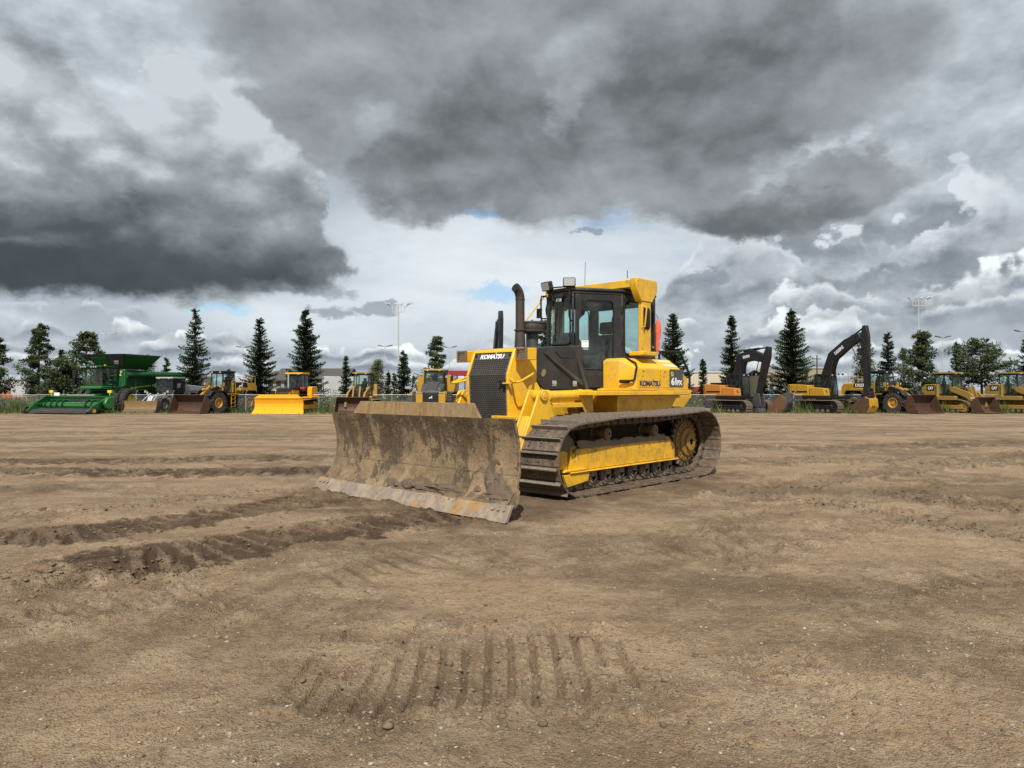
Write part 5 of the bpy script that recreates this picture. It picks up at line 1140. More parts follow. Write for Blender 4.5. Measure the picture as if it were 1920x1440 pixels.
# ---------------------------------------------------------------- parked machines along the fence (X forward, Y to the machine's left)
paint('loader_yellow', (.44, .24, .014), .4, .35, (.22, .15, .07), .3); paint('dull_yellow', (.27, .165, .022), .5, .5, (.20, .14, .07), .4); paint('clean_yellow', (.78, .365, .010), .25, .08)
paint('green', (.007, .075, .015), .3, .15, (.05, .09, .03), .1); paint('light_green', (.025, .16, .042), .3, .1); paint('dark_green', (.006, .055, .014), .4, .1)
paint('machine_orange', (.50, .185, .028), .4, .25, (.25, .14, .06), .2); paint('far_black', (.009, .009, .010), .38, .2, (.035, .031, .027), .15); paint('stripe_yellow', (.72, .56, .05), .4, .1); paint('tarp', (.018, .018, .02), .8, .2); paint('blade_tan', (.22, .135, .055), .6, .6, (.28, .21, .13), .5); paint('rim_yellow', (.50, .25, .04), .5, .4)
paint('mirror_red', (.5, .03, .04), .4, .1)
def machine(name, label, cat, u, D, face, group=None):
    """face: degrees the nose turns to the right of the camera as seen in the photo; 0 looks straight at the camera"""
    return thing(name, label, cat, (pix(u, D), D, float(slope(np.array([D]))[0]) - .015), R(-90 + face) - math.atan(pix(u, D) / D) * 0, group)
def wheel(p, x, y, r, w, rim='rim_yellow', rr=.5, lugs=20, ag=False):
    t = MB().lathe([(r * rr, -w * .42), (r * .80, -w * .5), (r * .93, -w * .47), (r * .96, -w * .3), (r * .96, w * .3), (r * .93, w * .47), (r * .80, w * .5), (r * rr, w * .42)], (x, y, r), 'Y', 28)
    for k in range(lugs):
        a = 2 * math.pi * k / lugs
        for s in (-1, 1):
            aa = a + (math.pi / lugs if s > 0 else 0); c = (x + r * .965 * math.cos(aa), y + s * w * .25, r + r * .965 * math.sin(aa)); t.box(c, (r * .07, w * .5, r * .09 if not ag else r * .06), (s * (.6 if ag else .2), -aa, 0))
    o = t.build('wheel', 'rubber', p, 0, True)
    sgn = 1 if y > 0 else -1; MB().lathe([(r * rr * 1.0, -w * .30), (r * rr * 1.0, w * .40), (r * rr * .88, w * .42), (r * rr * .8, w * .20), (r * .18, w * .22), (r * .16, w * .30), (.01, w * .30)] if sgn > 0 else [(r * rr, w * .30), (r * rr, -w * .40), (r * rr * .88, -w * .42), (r * rr * .8, -w * .20), (r * .18, -w * .22), (r * .16, -w * .30), (.01, -w * .30)], (x, y, r), 'Y', 20).build('rim', rim, o, 0, True)
    return o
def cabin(p, x0, x1, w, z0, z1, roof='far_black', post='far_black', taper=.06, glass='glass_dark', rake=.12, ov=.08):
    """glazed operator cab: corner posts, sills, roof, panes, seat"""
    c = MB(); t = .07; fx = lambda z: x1 - rake * (z - z0) / (z1 - z0); yw = lambda z: w - taper * (z - z0) / (z1 - z0)
    for s in (1, -1):
        for (xa, xb) in ((x0, x0 + t), ((x0 + x1) / 2 - .03, (x0 + x1) / 2 + .03)): c.loft([[(xa, s * w, z0), (xb, s * w, z0), (xb, s * (w - t), z0), (xa, s * (w - t), z0)], [(xa, s * yw(z1), z1), (xb, s * yw(z1), z1), (xb, s * (yw(z1) - t), z1), (xa, s * (yw(z1) - t), z1)]])
        c.loft([[(x1 - t, s * w, z0), (x1, s * w, z0), (x1, s * (w - t), z0), (x1 - t, s * (w - t), z0)], [(fx(z1) - t, s * yw(z1), z1), (fx(z1), s * yw(z1), z1), (fx(z1), s * (yw(z1) - t), z1), (fx(z1) - t, s * (yw(z1) - t), z1)]])
    c.bb(x0 + t, x1 - t, -w, w, z0 - .02, z0 + .12); c.bb(x0, fx(z1), -yw(z1) + .002, yw(z1) - .002, z1 - .10, z1); co = c.build('cab', post, p, .01)
    MB().pr(rounded([(x0 - ov, -yw(z1) - ov), (fx(z1) + ov * 1.6, -yw(z1) - ov), (fx(z1) + ov * 1.6, yw(z1) + ov), (x0 - ov, yw(z1) + ov)], .1), z1 + .002, z1 + .13, 'Z').build('roof', roof, co, .02)
    za, zb = z0 + .13, z1 - .11
    MB().loft([[(fx(za) - .03, -yw(za) + t, za), (fx(za) - .03, yw(za) - t, za), (fx(zb) - .03, yw(zb) - t, zb), (fx(zb) - .03, -yw(zb) + t, zb)], [(fx(za) - .04, -yw(za) + t, za), (fx(za) - .04, yw(za) - t, za), (fx(zb) - .04, yw(zb) - t, zb), (fx(zb) - .04, -yw(zb) + t, zb)]]).build('windscreen', glass, co)
    MB().bb(x0 + .02, x0 + .03, -w + t + taper, w - t - taper, za, zb).build('rear_window', glass, co)
    for s in (1, -1):
        for xa, xb in ((x0 + t, (x0 + x1) / 2 - .03), ((x0 + x1) / 2 + .03, x1 - t - rake)): MB().loft([[(xa, s * (yw(za) - .03), za), (xb, s * (yw(za) - .03), za), (xb, s * (yw(zb) - .03), zb), (xa, s * (yw(zb) - .03), zb)], [(xa, s * (yw(za) - .04), za), (xb, s * (yw(za) - .04), za), (xb, s * (yw(zb) - .04), zb), (xa, s * (yw(zb) - .04), zb)]]).build('side_window', glass, co)
    xm = (x0 + x1) / 2 - .1; h = z1 - z0; MB().bb(xm - .2, xm + .3, -.25, .25, z0 + .12, z0 + h * .3).bb(xm - .32, xm - .2, -.24, .24, z0 + h * .25, z0 + h * .66).bb(xm - .32, xm - .22, -.13, .13, z0 + h * .66, z0 + h * .8).build('operator_seat', 'seat_cloth', co, .03)
    for s in (-.6, .6):
        l = MB().box((fx(z1) + ov * 1.2, s * w, z1 + .02), (.09, .16, .11)); l.build('work_lamp', 'lampglass', co, .01)
    return co
def bucket(p, w, prof, th=.05, m='rusty_bucket', edge='rusty_bucket', teeth=0, name='bucket'):
    """loader bucket, profile from the cutting lip round the floor and back to the top lip (x, z)"""
    n = len(prof); inner = [(x, z) for x, z in prof]; c = np.array(inner).mean(0)
    cx, cz = prof[0][0], max(q[1] for q in prof) * .55; out = []
    for i, (x, z) in enumerate(prof):
        a, b_ = prof[max(i - 1, 0)], prof[min(i + 1, n - 1)]; d = Vector((b_[0] - a[0], b_[1] - a[1])).normalized(); out.append((x + d.y * -th if False else x - (-d.y) * th * -1 if False else x + d.y * th * 1 * (-1 if True else 1) * -1, z - d.x * th * 1 * (1 if False else -1) * -1))
    b = MB().loft([[(q[0], y, q[1]) for q in inner + out[::-1]] for y in (-w / 2, w / 2)]); bo = b.build(name, m, p, .01)
    for s in (-1, 1):
        pl = [prof[0]] + prof[1:] ; MB().pr(pl, s * (w / 2 - .0), s * (w / 2 + .04)).build('side_plate', m, bo, .006)
    MB().pr([(prof[0][0] + .20, prof[0][1] - .02), (prof[0][0] - .1, prof[0][1] + .035), (prof[0][0] - .1, prof[0][1] - .02)], -w / 2 - .02, w / 2 + .02).build('cutting_edge', edge, bo)
    for k in range(teeth): y = -w / 2 + .08 + k * (w - .16) / (teeth - 1); MB().pr([(prof[0][0] + .36, prof[0][1] - .01), (prof[0][0] + .1, prof[0][1] + .08), (prof[0][0] + .1, prof[0][1] - .02)], y - .06, y + .06).build('tooth', edge, bo)
    return bo
def lamps(p, pts, s=.16, m='lampglass'):
    for x, y, z in pts:
        h = MB().box((x - .03, y, z), (.10, s * 1.15, s * 1.1)).build('headlight', 'far_black', p, .01); MB().box((x + .025, y, z), (.012, s * .95, s * .9)).build('headlight_lens', m, h)
def crawler(p, y, w, circ, frame, m='track_far', pitch=.2, bar=.035, rollers=6):
    b = MB(); shoes(b, circ, y - w / 2, y + w / 2, pitch, bar, .025, False, False); t = b.build('track', m, p)
    xs = [c[0] for c in circ]; zf = circ[0][1]; r = circ[0][2]; s = 1 if y > 0 else -1
    f = MB().pr([(max(xs) + .05, zf - r * .35), (min(xs) - .05, zf - r * .35), (min(xs) + .1, zf + r * .35), (max(xs) - .1, zf + r * .35)], y - w * .38, y + w * .38); f.build('track_frame', frame, t, .02)
    for cx, cz, cr in circ[:2]: MB().lathe([(cr * .2, -w * .3), (cr * .82, -w * .28), (cr * .82, w * .28), (cr * .5, w * .34), (cr * .2, w * .4)], (cx, y, cz), 'Y', 18).build('sprocket', frame, t, 0, True)
    for k in range(rollers): x = min(xs) + (k + 1) * (max(xs) - min(xs)) / (rollers + 1); MB().cy((x, y - w * .4, zf - r * .62), (x, y + w * .42, zf - r * .62), r * .27, n=12).build('track_roller', 'roller_steel', t, 0, True)
    return t
LOADER_PROF = [(1.05, .03), (.45, .05), (.12, .16), (-.05, .42), (-.05, .80), (.14, 1.10), (.42, 1.30)]
def rail(p, pts, m='loader_yellow', r=.022, name='handrail'): return MB().tube(pts, r, 6).build(name, m, p, 0, True)
def deer(p, o, s, ux=(0, 1, 0), m='sticker'):
    """small leaping deer mark"""
    body = [(-.5, -.05), (-.2, .12), (.15, .12), (.3, .38), (.18, .62), (.28, .58), (.38, .42), (.58, .40), (.56, .30), (.42, .26), (.34, .0), (.55, -.22), (.48, -.26), (.22, -.1), (-.1, -.08), (-.35, -.3), (-.55, -.34), (-.5, -.26), (-.38, -.16)]
    o, ux = Vector(o), Vector(ux); n = ux.cross(Vector((0, 0, 1))); q = [o + ux * (a * s) + Vector((0, 0, b_ * s)) for a, b_ in body]; MB().loft([q, [v + n * .006 for v in q]]).build('emblem', m, p)
# ---- wheel loaders
def wheel_loader(label, u, D, face, words, number, bh, side_text):
    o = machine('wheel_loader', label, 'wheel loader', u, D, face, 'wheel loaders in the row'); Y = 'loader_yellow'
    r = 0.82
    for x in (1.55, -1.75):
        for s in (1, -1): wheel(o, x, s * 1.08, r, .62)
    b = MB(); b.bb(-3.0, .05, -.50, .50, .75, 1.25); b.bb(.35, 1.9, -.42, .42, .70, 1.30); b.cy((.2, 0, .7), (.2, 0, 1.5), .16, n=12)
    b.bb(1.45, 1.65, -1.0, 1.0, .68, .98); b.bb(-1.85, -1.65, -1.0, 1.0, .68, .98); fr = b.build('chassis', 'far_black', o, .03)
    e = MB().pr(rounded([(-.70, 1.25), (-3.25, 1.25), (-3.42, 1.45), (-3.42, 2.10), (-3.2, 2.36), (-.70, 2.42)], .10), -.62, .62); eo = e.build('engine_hood', Y, o, .03)
    MB().pr(rounded([(-.75, 2.0), (-2.3, 2.0), (-2.2, 2.44), (-.75, 2.46)], .05), -.655, .655).build('dark_panel', 'far_black', eo, .01)
    MB().bb(-3.45, -3.425, -.5, .5, 1.45, 2.1).build('rear_grille', 'far_black', eo)
    for s in (1, -1):
        ux = (-1, 0, 0) if s > 0 else (1, 0, 0)
        if words: text('lettering', words, 'sticker', eo, (-.98 if s > 0 else -2.1, s * .658, 2.10), ux, (0, 0, 1), 1.1, .24, .02, .004)
        else: deer(eo, (-1.5, s * .658, 2.16), .45, ux)
        f = MB().pr([(-.95, 1.45), (-1.15, 1.72), (-2.35, 1.72), (-2.62, 1.3), (-2.70, 1.3), (-2.42, 1.80), (-1.10, 1.80), (-.85, 1.45)], s * .66, s * 1.42); f.build('fender', 'far_black', o, .02)
        f = MB().pr([(.62, 1.30), (.95, 1.70), (2.15, 1.70), (2.5, 1.35), (2.55, 1.38), (2.2, 1.78), (.92, 1.78), (.56, 1.34)], s * .72, s * 1.40); f.build('fender', 'far_black', o, .02)
        MB().bb(-1.05, -2.35, s * .64, s * 1.1, 1.76, 2.0).build('tank_box', Y, o, .03)
        l = MB()
        for x in (-.42, -.02): l.bb(x - .025, x + .025, s * 1.05, s * 1.10, .45, 1.5)
        for z in (.5, .8, 1.1, 1.4): l.bb(-.42, -.02, s * 1.04, s * 1.12, z - .02, z + .02)
        l.build('ladder', Y, o); rail(o, [(-.5, s * 1.08, 1.5), (-.5, s * 1.0, 2.55), (-.35, s * .95, 2.62), (-.2, s * .95, 2.5), (-.2, s * 1.0, 1.6)]); MB().bb(-.9, .3, s * .62, s * 1.12, 1.48, 1.54).build('platform', Y, o)
        rail(o, [(-2.3, s * .6, 2.4), (-2.3, s * .6, 2.95), (-3.2, s * .6, 2.92), (-3.2, s * .6, 2.36)]); rail(o, [(-2.75, s * .6, 2.4), (-2.75, s * .6, 2.94)])
        a = MB().pr(rounded([(.55, 1.95), (.85, 2.15), (1.9, 1.75), (2.65, .85), (2.75, .45), (2.5, .42), (2.25, .85), (1.6, 1.40)], .08), s * .40, s * .54); ao = a.build('lift_arm', 'far_black', o, .02)
        if number: text('lettering', number, 'sticker', ao, (1.35 if s < 0 else 1.85, s * .543, 1.55 if s < 0 else 1.30), (.75 if s < 0 else -.75, 0, -.5 if s < 0 else .5), (.5 if s < 0 else .5, 0, .75), .55, .18, .02, .004)
        MB().pr([(.45, 1.2), (.45, 2.1), (.95, 2.2), (1.15, 1.2)], s * .26, s * .36).build('loader_tower', Y, o, .02)
        c = MB().cy((.6, s * .47, 1.15), (1.5, s * .47, 1.15), .09, n=12); c.build('lift_cylinder', Y, o, 0, True)
        st = MB().tube([(.62, s * .80, 1.75), (.62, s * .85, 2.28)], .06, 6); st.bb(.56, .74, s * .70, s * .98, 2.1, 2.42); st.build('lamp_bracket', Y, o, .01)
        lamps(o, [(.80, s * .84, 2.32)], .17)
    cabin(o, -.85, .48, .68, 1.55, 3.22, 'dull_yellow' if False else 'far_black', 'far_black', .05, 'glass', .10)
    z = MB().pr([(1.0, 2.05), (1.35, 2.05), (1.95, 1.55), (2.45, 1.25), (2.35, 1.05), (1.75, 1.30), (1.05, 1.75)], -.10, .10); z.cy((.7, 0, 1.9), (1.9, 0, 1.85), .10, n=10); z.build('bucket_linkage', Y, o, .02)
    MB().cy((.75, .25, 1.6), (1.4, .25, 1.95), .09, n=10).build('hose_bundle', 'far_black', o)
    bo = bucket(o, 3.15, [(x * 1.0 + 2.75, z * bh) for x, z in LOADER_PROF], .05, 'rusty_bucket')
    return o
wheel_loader('black and yellow wheel loader with a big rusty bucket, left of the clean yellow bulldozer', 414, 57.0, -22, '', '', 1.14, '')
wheel_loader('yellow wheel loader with a wide rusty bucket turned right, next to the tall black excavator', 1658, 57.0, 29, 'DEERE', '844', 1.14, '')
# ---- track loaders
def track_loader(label, u, D, face, teeth, num=''):
    o = machine('track_loader', label, 'track loader', u, D, face, 'track loaders in the row'); Y = 'dull_yellow'
    for s in (1, -1): crawler(o, s * .93, .50, [(-1.45, .48, .45), (1.25, .48, .45), (.9, .66, .38), (-1.25, .62, .42)], 'dull_yellow')
    b = MB(); b.bb(-1.6, 1.3, -.62, .62, .45, 1.1); b.pr(rounded([(-2.0, 1.0), (-2.05, 2.0), (-1.75, 2.28), (-.9, 2.30), (-.8, 1.35), (.6, 1.35), (.6, 1.0)], .08), -.98, .98); bo = b.build('body', Y, o, .03)
    MB().bb(-2.08, -2.055, -.7, .7, 1.2, 2.0).build('rear_grille', 'far_black', bo)
    for s in (1, -1):
        MB().pr([(-1.02, 1.78), (-1.02, 2.20), (-1.62, 2.20), (-1.62, 1.78)], s * .982, s * .992).build('dark_panel', 'far_black', bo)
        ux = (-1, 0, 0) if s > 0 else (1, 0, 0); text('lettering', 'CAT', 'sticker', bo, (-1.12 if s > 0 else -1.52, s * .994, 1.86), ux, (0, 0, 1), .42, .24, .04, .004)
        a = MB().pr(rounded([(.05, 2.05), (.35, 2.10), (1.55, 1.62), (1.98, 1.15), (2.15, .5), (1.95, .42), (1.65, .95), (1.2, 1.25), (.1, 1.72)], .08), s * .60, s * .76); ao = a.build('lift_arm', Y, o, .02)
        if num: text('lettering', num, 'sticker', ao, (1.60 if s < 0 else 1.95, s * .764, 1.14), (1 if s < 0 else -1, 0, 0), (0, 0, 1), .30, .12, .02, .004)
        MB().pr(rounded([(-.15, 1.2), (-.05, 2.25), (.18, 2.30), (.30, 1.2)], .05), s * .46, s * .59).build('loader_tower', Y, o, .02)
        MB().cy((.15, s * .66, 1.0), (1.35, s * .66, 1.2), .08, n=10).build('lift_cylinder', 'far_black', o, 0, True)
        MB().pr(rounded([(1.25, .95), (1.15, 2.05), (1.38, 2.12), (1.72, .95)], .05), s * .20, s * .32).build('bucket_linkage', Y, o, .02)
        rail(o, [(-.85, s * 1.0, 1.4), (-.85, s * 1.02, 2.2), (-.78, s * 1.0, 2.35)], 'far_black')
    e = MB().pr(rounded([(.35, 1.2), (.35, 2.02), (1.1, 1.92), (1.2, 1.2)], .08), -.44, .44); e.build('engine_cover', 'far_black', o, .03); MB().cy((.7, .2, 1.9), (.7, .2, 2.3), .07, n=10).build('exhaust_stack', 'far_black', o, 0, True)
    c = cabin(o, -1.15, .28, .66, 1.38, 3.12, 'dull_yellow', 'far_black', .04, 'glass', .06, .10)
    for s in (1, -1): lamps(o, [(.42, s * .52, 1.95)], .14)
    bucket(o, 2.55, [(x * .95 + 1.95, z * 1.0) for x, z in LOADER_PROF], .05, 'rusty_bucket', 'rusty_bucket', teeth)
    return o
g_rust('rusty_bucket_gold', (.075, .042, .022), (.028, .016, .011), (.13, .085, .05), 0, .4, 1, (.10, .052, .025), (.42, .22, .02))
track_loader('track loader facing straight forward with a dark worn bucket, left of the dump truck', 679, 56.6, -5, 0)
a_ = track_loader('first right hand track loader, beside the right wheel loader, toothed bucket with a yellow patch', 1789, 56.8, 30, 8, '963')
track_loader('last track loader at the right edge, its bucket cut off by the photo', 1910, 56.8, 30, 8, '963')
for ch in a_.children:
    if ch.name.startswith('bucket') and 'linkage' not in ch.name: ch.data.materials[0] = M['rusty_bucket_gold']
# ---- the clean yellow dozer
def far_dozer():
    o = machine('bulldozer', 'clean bright yellow bulldozer with a shiny blade facing straight forward', 'bulldozer', 549, 56.2, -9); Y = 'clean_yellow'
    for s in (1, -1): crawler(o, s * 1.05, .80, [(-1.5, .50, .46), (1.3, .48, .44), (.9, .66, .36), (-1.25, .66, .44)], Y)
    b = MB(); b.bb(-1.9, 1.5, -.6, .6, .5, 1.25); b.build('chassis', Y, o, .02)
    h = MB().pr(rounded([(-.1, 1.1), (-.1, 2.02), (1.55, 1.92), (1.62, 1.1)], .06), -.50, .50); ho = h.build('engine_hood', Y, o, .03); MB().pr([(-.1, 1.84), (-.1, 2.06), (1.66, 1.95), (1.68, 1.72)], -.535, .535).build('hood_top', 'far_black', ho, .02); MB().bb(1.63, 1.655, -.46, .46, 1.12, 1.70).build('grille', 'rusty_bucket', ho)
    for s in (1, -1):
        MB().bb(-2.2, -.35, s * .62, s * 1.42, 1.18, 1.30).build('fender', Y, o, .02); MB().pr(rounded([(-.9, 1.3), (-.95, 2.0), (-1.1, 2.1), (-2.0, 2.1), (-2.15, 1.3)], .06), s * .78, s * 1.15).build('fuel_tank', Y, o, .03)
        rail(o, [(1.4, s * .56, 1.15), (1.42, s * .72, 1.2), (1.42, s * .72, 1.75), (1.3, s * .56, 1.8)], Y); MB().bb(-.5, 1.9, s * .42, s * .55, .3, .5).build('push_arm', Y, o, .02)
    cabin(o, -1.5, -.1, .70, 1.75, 3.08, Y, 'far_black', .05, 'glass_dark', .12)
    MB().cy((.55, -.10, 1.95), (.55, -.10, 3.12), .06, n=12).build('exhaust_stack', 'galvanised', o, 0, True)
    MB().pr([(-.05, .58), (-.35, .62), (-.3, 1.0), (0, .95)], 1.9, 2.05, 'Z').build('warning_flag', 'mirror_red', o)
    W2 = 2.12; prof = [(2.62, .0), (2.42, .22), (2.30, .52), (2.28, .80), (2.36, 1.08), (2.44, 1.20)]; k = 6
    fine = []
    for (x0, z0), (x1, z1) in zip(prof[:-1], prof[1:]): fine += [(x0 + (x1 - x0) * i / k, z0 + (z1 - z0) * i / k) for i in range(k)]
    fine.append(prof[-1]); hw = lambda z: W2 - .15 * min(1, z / .4)
    bl = MB().loft([[(x, -hw(z), z), (x, hw(z), z), (x - .06, hw(z), z), (x - .06, -hw(z), z)] for x, z in fine]).build('blade', Y, o, 0, True)
    MB().loft([[(2.44, -1.95, 1.202), (2.44, 1.95, 1.202), (2.40, 1.95, 1.202), (2.40, -1.95, 1.202)], [(2.40, -1.5, 1.48), (2.40, 1.5, 1.48), (2.36, 1.5, 1.48), (2.36, -1.5, 1.48)]]).build('spill_guard', Y, bl)
    for i, y in enumerate((-1.1, -.35, .35, 1.1)): MB().pr([(2.445, .21), (2.335, .46), (2.330, .46), (2.44, .205)], y - .006, y + .006).build('plate_seam', 'far_black', bl)
    return o
far_dozer()
# ---- articulated dump truck
def dump_truck():
    o = machine('dump_truck', 'yellow articulated dump truck with a black hood and grille facing straight forward', 'dump truck', 812, 57.5, 0); Y = 'loader_yellow'
    for x in (.2, -4.2, -6.0):
        for s in (1, -1): wheel(o, x, s * 1.28, .85, .62, 'rim_yellow')
    MB().bb(-7, 1.2, -.45, .45, .75, 1.15).bb(-.1, .5, -1.1, 1.1, .6, 1.0).build('chassis', 'far_black', o, .03)
    h = MB().loft([[(1.75, -.78, 1.72), (1.75, .78, 1.72), (1.75, .78, .95), (1.75, -.78, .95)], [(-.5, -.92, 2.35), (-.5, .92, 2.35), (-.5, .92, .95), (-.5, -.92, .95)]]); ho = h.build('engine_hood', 'charcoal', o, .05)
    MB().loft([[(1.66, -.35, 1.80), (1.66, .35, 1.80), (1.66, .35, 1.7), (1.66, -.35, 1.7)], [(-.5, -.5, 2.50), (-.5, .5, 2.50), (-.5, .5, 2.3), (-.5, -.5, 2.3)]]).build('hood_scoop', 'charcoal', ho, .03)
    g = MB().bb(1.752, 1.80, -.62, .62, .82, 1.60).build('grille', 'far_black', ho, .02); deer(g, (1.802, 0, 1.22), .26)
    for k in range(7): MB().bb(1.801, 1.812, -.58, .58, .88 + k * .09, .895 + k * .09).build('grille_bar', 'charcoal', g) if not .95 < .88 + k * .09 < 1.4 else None
    for s in (1, -1):
        MB().pr([(.62, .80), (1.16, .80), (1.16, 1.72), (.70, 1.62), (.62, 1.5)], 1.45, 1.78, 'X').build('front_cowl', Y, ho, .03) if s > 0 else MB().pr([(-.62, .80), (-1.16, .80), (-1.16, 1.72), (-.70, 1.62), (-.62, 1.5)], 1.45, 1.78, 'X').build('front_cowl', Y, ho, .03)
        for k in range(3): lamps(o, [(1.79, s * (.72 + .15 * k), 1.62 + .0 * k)], .11)
        MB().pr([(-.5, .95), (-.5, 1.75), (1.3, 1.6), (1.5, .95)], s * .95, s * 1.2).build('front_fender', Y, ho, .03)
        b = MB().pr([(s * .85, 2.2), (s * 1.0, 3.25), (s * 1.25, 3.1), (s * 1.58, 2.45), (s * 1.62, 2.1), (s * 1.45, 1.6), (s * .9, 1.6)], -2.3, -2.2, 'X'); b.build('body_wing', Y, o, .02)
        rl = MB().tube([(-.3, s * .85, 2.95), (.25, s * 1.45, 3.15), (.3, s * 1.55, 3.1), (.3, s * 1.55, 2.9)], .025, 6); rl.bb(.25, .33, s * 1.43, s * 1.66, 2.35, 2.95); rl.build('mirror', 'far_black', o, .01)
        MB().tube([(.9, s * 1.12, 1.1), (.9, s * 1.2, 2.0), (0, s * 1.15, 2.2)], .02, 6).build('handrail', 'far_black', o, 0, True)
    MB().pr(rounded([(-1.18, .52), (1.18, .52), (1.22, .82), (-1.22, .82)], .05), 1.5, 1.84, 'X').build('bumper', Y, o, .04); MB().bb(1.845, 1.855, -.45, .45, .62, .74).build('number_panel', 'dull_yellow', o)
    MB().pr([(-.98, .30), (.98, .30), (1.15, .52), (-1.15, .52)], 1.3, 1.6, 'X').build('skid_plate', 'far_black', o)
    cabin(o, -1.75, -.35, .82, 2.2, 3.40, Y, 'far_black', .05, 'glass', .12, .10)
    MB().loft([[(-2.4, -1.5, 1.6), (-2.4, 1.5, 1.6), (-2.4, 1.6, 2.9), (-2.4, -1.6, 2.9)], [(-7.2, -1.5, 1.6), (-7.2, 1.5, 1.6), (-7.2, 1.6, 2.5), (-7.2, -1.6, 2.5)]]).build('dump_body', Y, o, .03)
dump_truck()
# ---- excavators
def boom_bar(mb, pts, w):
    """box beam: (x, z, depth) stations, constant width"""
    rings = []
    for i, (x, z, d) in enumerate(pts):
        a, b_ = pts[max(i - 1, 0)], pts[min(i + 1, len(pts) - 1)]; t = Vector((b_[0] - a[0], b_[1] - a[1])).normalized(); n = Vector((-t.y, t.x)); rings.append([(x + n.x * d / 2, -w / 2, z + n.y * d / 2), (x + n.x * d / 2, w / 2, z + n.y * d / 2), (x - n.x * d / 2, w / 2, z - n.y * d / 2), (x - n.x * d / 2, -w / 2, z - n.y * d / 2)])
    return mb.loft(rings)
def excavator(label, u, D, face, body, boom, stick, words, wx, attach, guard=False, swing=0):
    o = machine('excavator', label, 'excavator', u, D, face, 'excavators in the row')
    for s in (1, -1): crawler(o, s * 1.28, .72, [(-1.75, .50, .48), (1.75, .50, .48)], 'far_black', rollers=7)
    MB().bb(-1.0, 1.0, -.95, .95, .42, .95).cy((0, 0, .9), (0, 0, 1.12), .62, n=20).build('undercarriage', 'far_black', o, .03)
    p = MB().bb(-2.1, 1.35, -1.38, 1.38, 1.12, 1.34); po = p.build('platform', 'far_black', o, .02)
    cw = MB().pr(rounded([(-2.1, -1.36), (-2.1, 1.36), (-2.65, 1.05), (-2.85, .5), (-2.85, -.5), (-2.65, -1.05)], .15), 1.22, 2.28, 'Z'); cw.build('counterweight', body, o, .06)
    h = MB().pr(rounded([(-2.08, 1.35), (-2.08, 2.30), (-.55, 2.22), (-.45, 1.35)], .08), -1.36, .55); ho = h.build('engine_hood', body, o, .04); MB().bb(-1.9, -.7, -1.0, .5, 2.27, 2.42).build('hood_vent', 'far_black', ho, .03)
    MB().pr(rounded([(-.40, 1.35), (-.40, 2.05), (.85, 1.95), (.95, 1.35)], .06), -1.36, -.62).build('tool_box', body if body != 'machine_orange' else 'machine_orange', o, .05)
    MB().bb(-1.98, -.6, -1.372, -1.362, 1.62, 1.75).build('vent_strip', 'far_black', ho)
    for y in (-.9, -.55): rail(o, [(-.6, y, 2.3), (-.6, y, 2.95), (-.35, y, 3.0), (-.25, y, 2.9), (-.25, y, 2.0)], 'far_black', .03)
    cabin(o, -.55, .98, .46, 1.36, 2.98, 'far_black', 'far_black', .04, 'glass_dark', .14, .04)
    for ch in list(o.children)[-8:]:
        if ch.name.startswith('cab'): ch.location.y = .86
    for s in (1, -1): MB().pr(rounded([(-.1, 1.3), (.0, 1.9), (.35, 2.0), (.75, 1.3)], .06), s * .18 - .12, s * .26 - .12).build('boom_bracket', body if guard else 'far_black', o, .02)
    bm_ = boom_bar(MB(), [(x, z, d) for x, z, d in boom], .46); bo = bm_.build('boom', 'far_black', o, .03); bo.location.y = -.12
    i = wx; a, b_ = Vector((boom[i][0], 0, boom[i][1])), Vector((boom[i + 1][0], 0, boom[i + 1][1])); d = (b_ - a).normalized(); nrm = Vector((-d.z, 0, d.x))
    if words:
        c = (a + b_) / 2; L = min(1.0, (b_ - a).length * .6); text('lettering', words, 'sticker', bo, c - d * L / 2 - nrm * .12 + Vector((0, -.233, 0)), d, nrm, L, .24, .02, .004)
        text('lettering', words, 'sticker', bo, c + d * L / 2 - nrm * .12 + Vector((0, .233, 0)), -d, nrm, L, .24, .02, .004)
    st = boom_bar(MB(), stick, .36); so = st.build('stick', 'far_black', o, .03); so.location.y = -.12
    for y in (-.42, .18):
        m0 = Vector((.55, y, 1.45)); k = max(1, len(boom) // 2); e = Vector((boom[k][0] + .12, y, boom[k][1] - .05)); c = MB().cy(m0, m0.lerp(e, .6), .10, n=10); c.cy(m0.lerp(e, .6), e, .055, n=8); c.build('boom_cylinder', 'far_black', o, 0, True)
    k = max(1, len(boom) // 2); m0 = Vector((boom[k][0] + .1, -.12, boom[k][1] + boom[k][2] * .62)); e = Vector((stick[0][0], -.12, stick[0][1] - .05)); c = MB().cy(m0, m0.lerp(e, .62), .105, n=10); c.cy(m0.lerp(e, .62), e, .06, n=8); c.build('stick_cylinder', 'far_black', o, 0, True)
    m0 = Vector((stick[1][0] + .24, -.12, stick[1][1])); e = Vector((stick[-1][0] + .26, -.12, stick[-1][1] + .35)); c = MB().cy(m0, m0.lerp(e, .62), .10, n=10); c.cy(m0.lerp(e, .62), e, .05, n=8); c.build('bucket_cylinder', 'far_black', o, 0, True)
    c0 = Vector((boom[-1][0] - .3, -.4, boom[-1][1])); MB().tube([c0, c0 + Vector((-.25, 0, -.9)), c0 + Vector((.1, 0, -1.6)), Vector((stick[1][0] - .1, -.35, stick[1][1] - .9))], .035, 6).build('hydraulic_hose', 'hole', o, 0, True)
    lamps(o, [(.95, -1.05, 1.75), (.95, .60, 3.08), (.95, 1.1, 3.08)], .13)
    x, z = stick[-1][0], stick[-1][1]
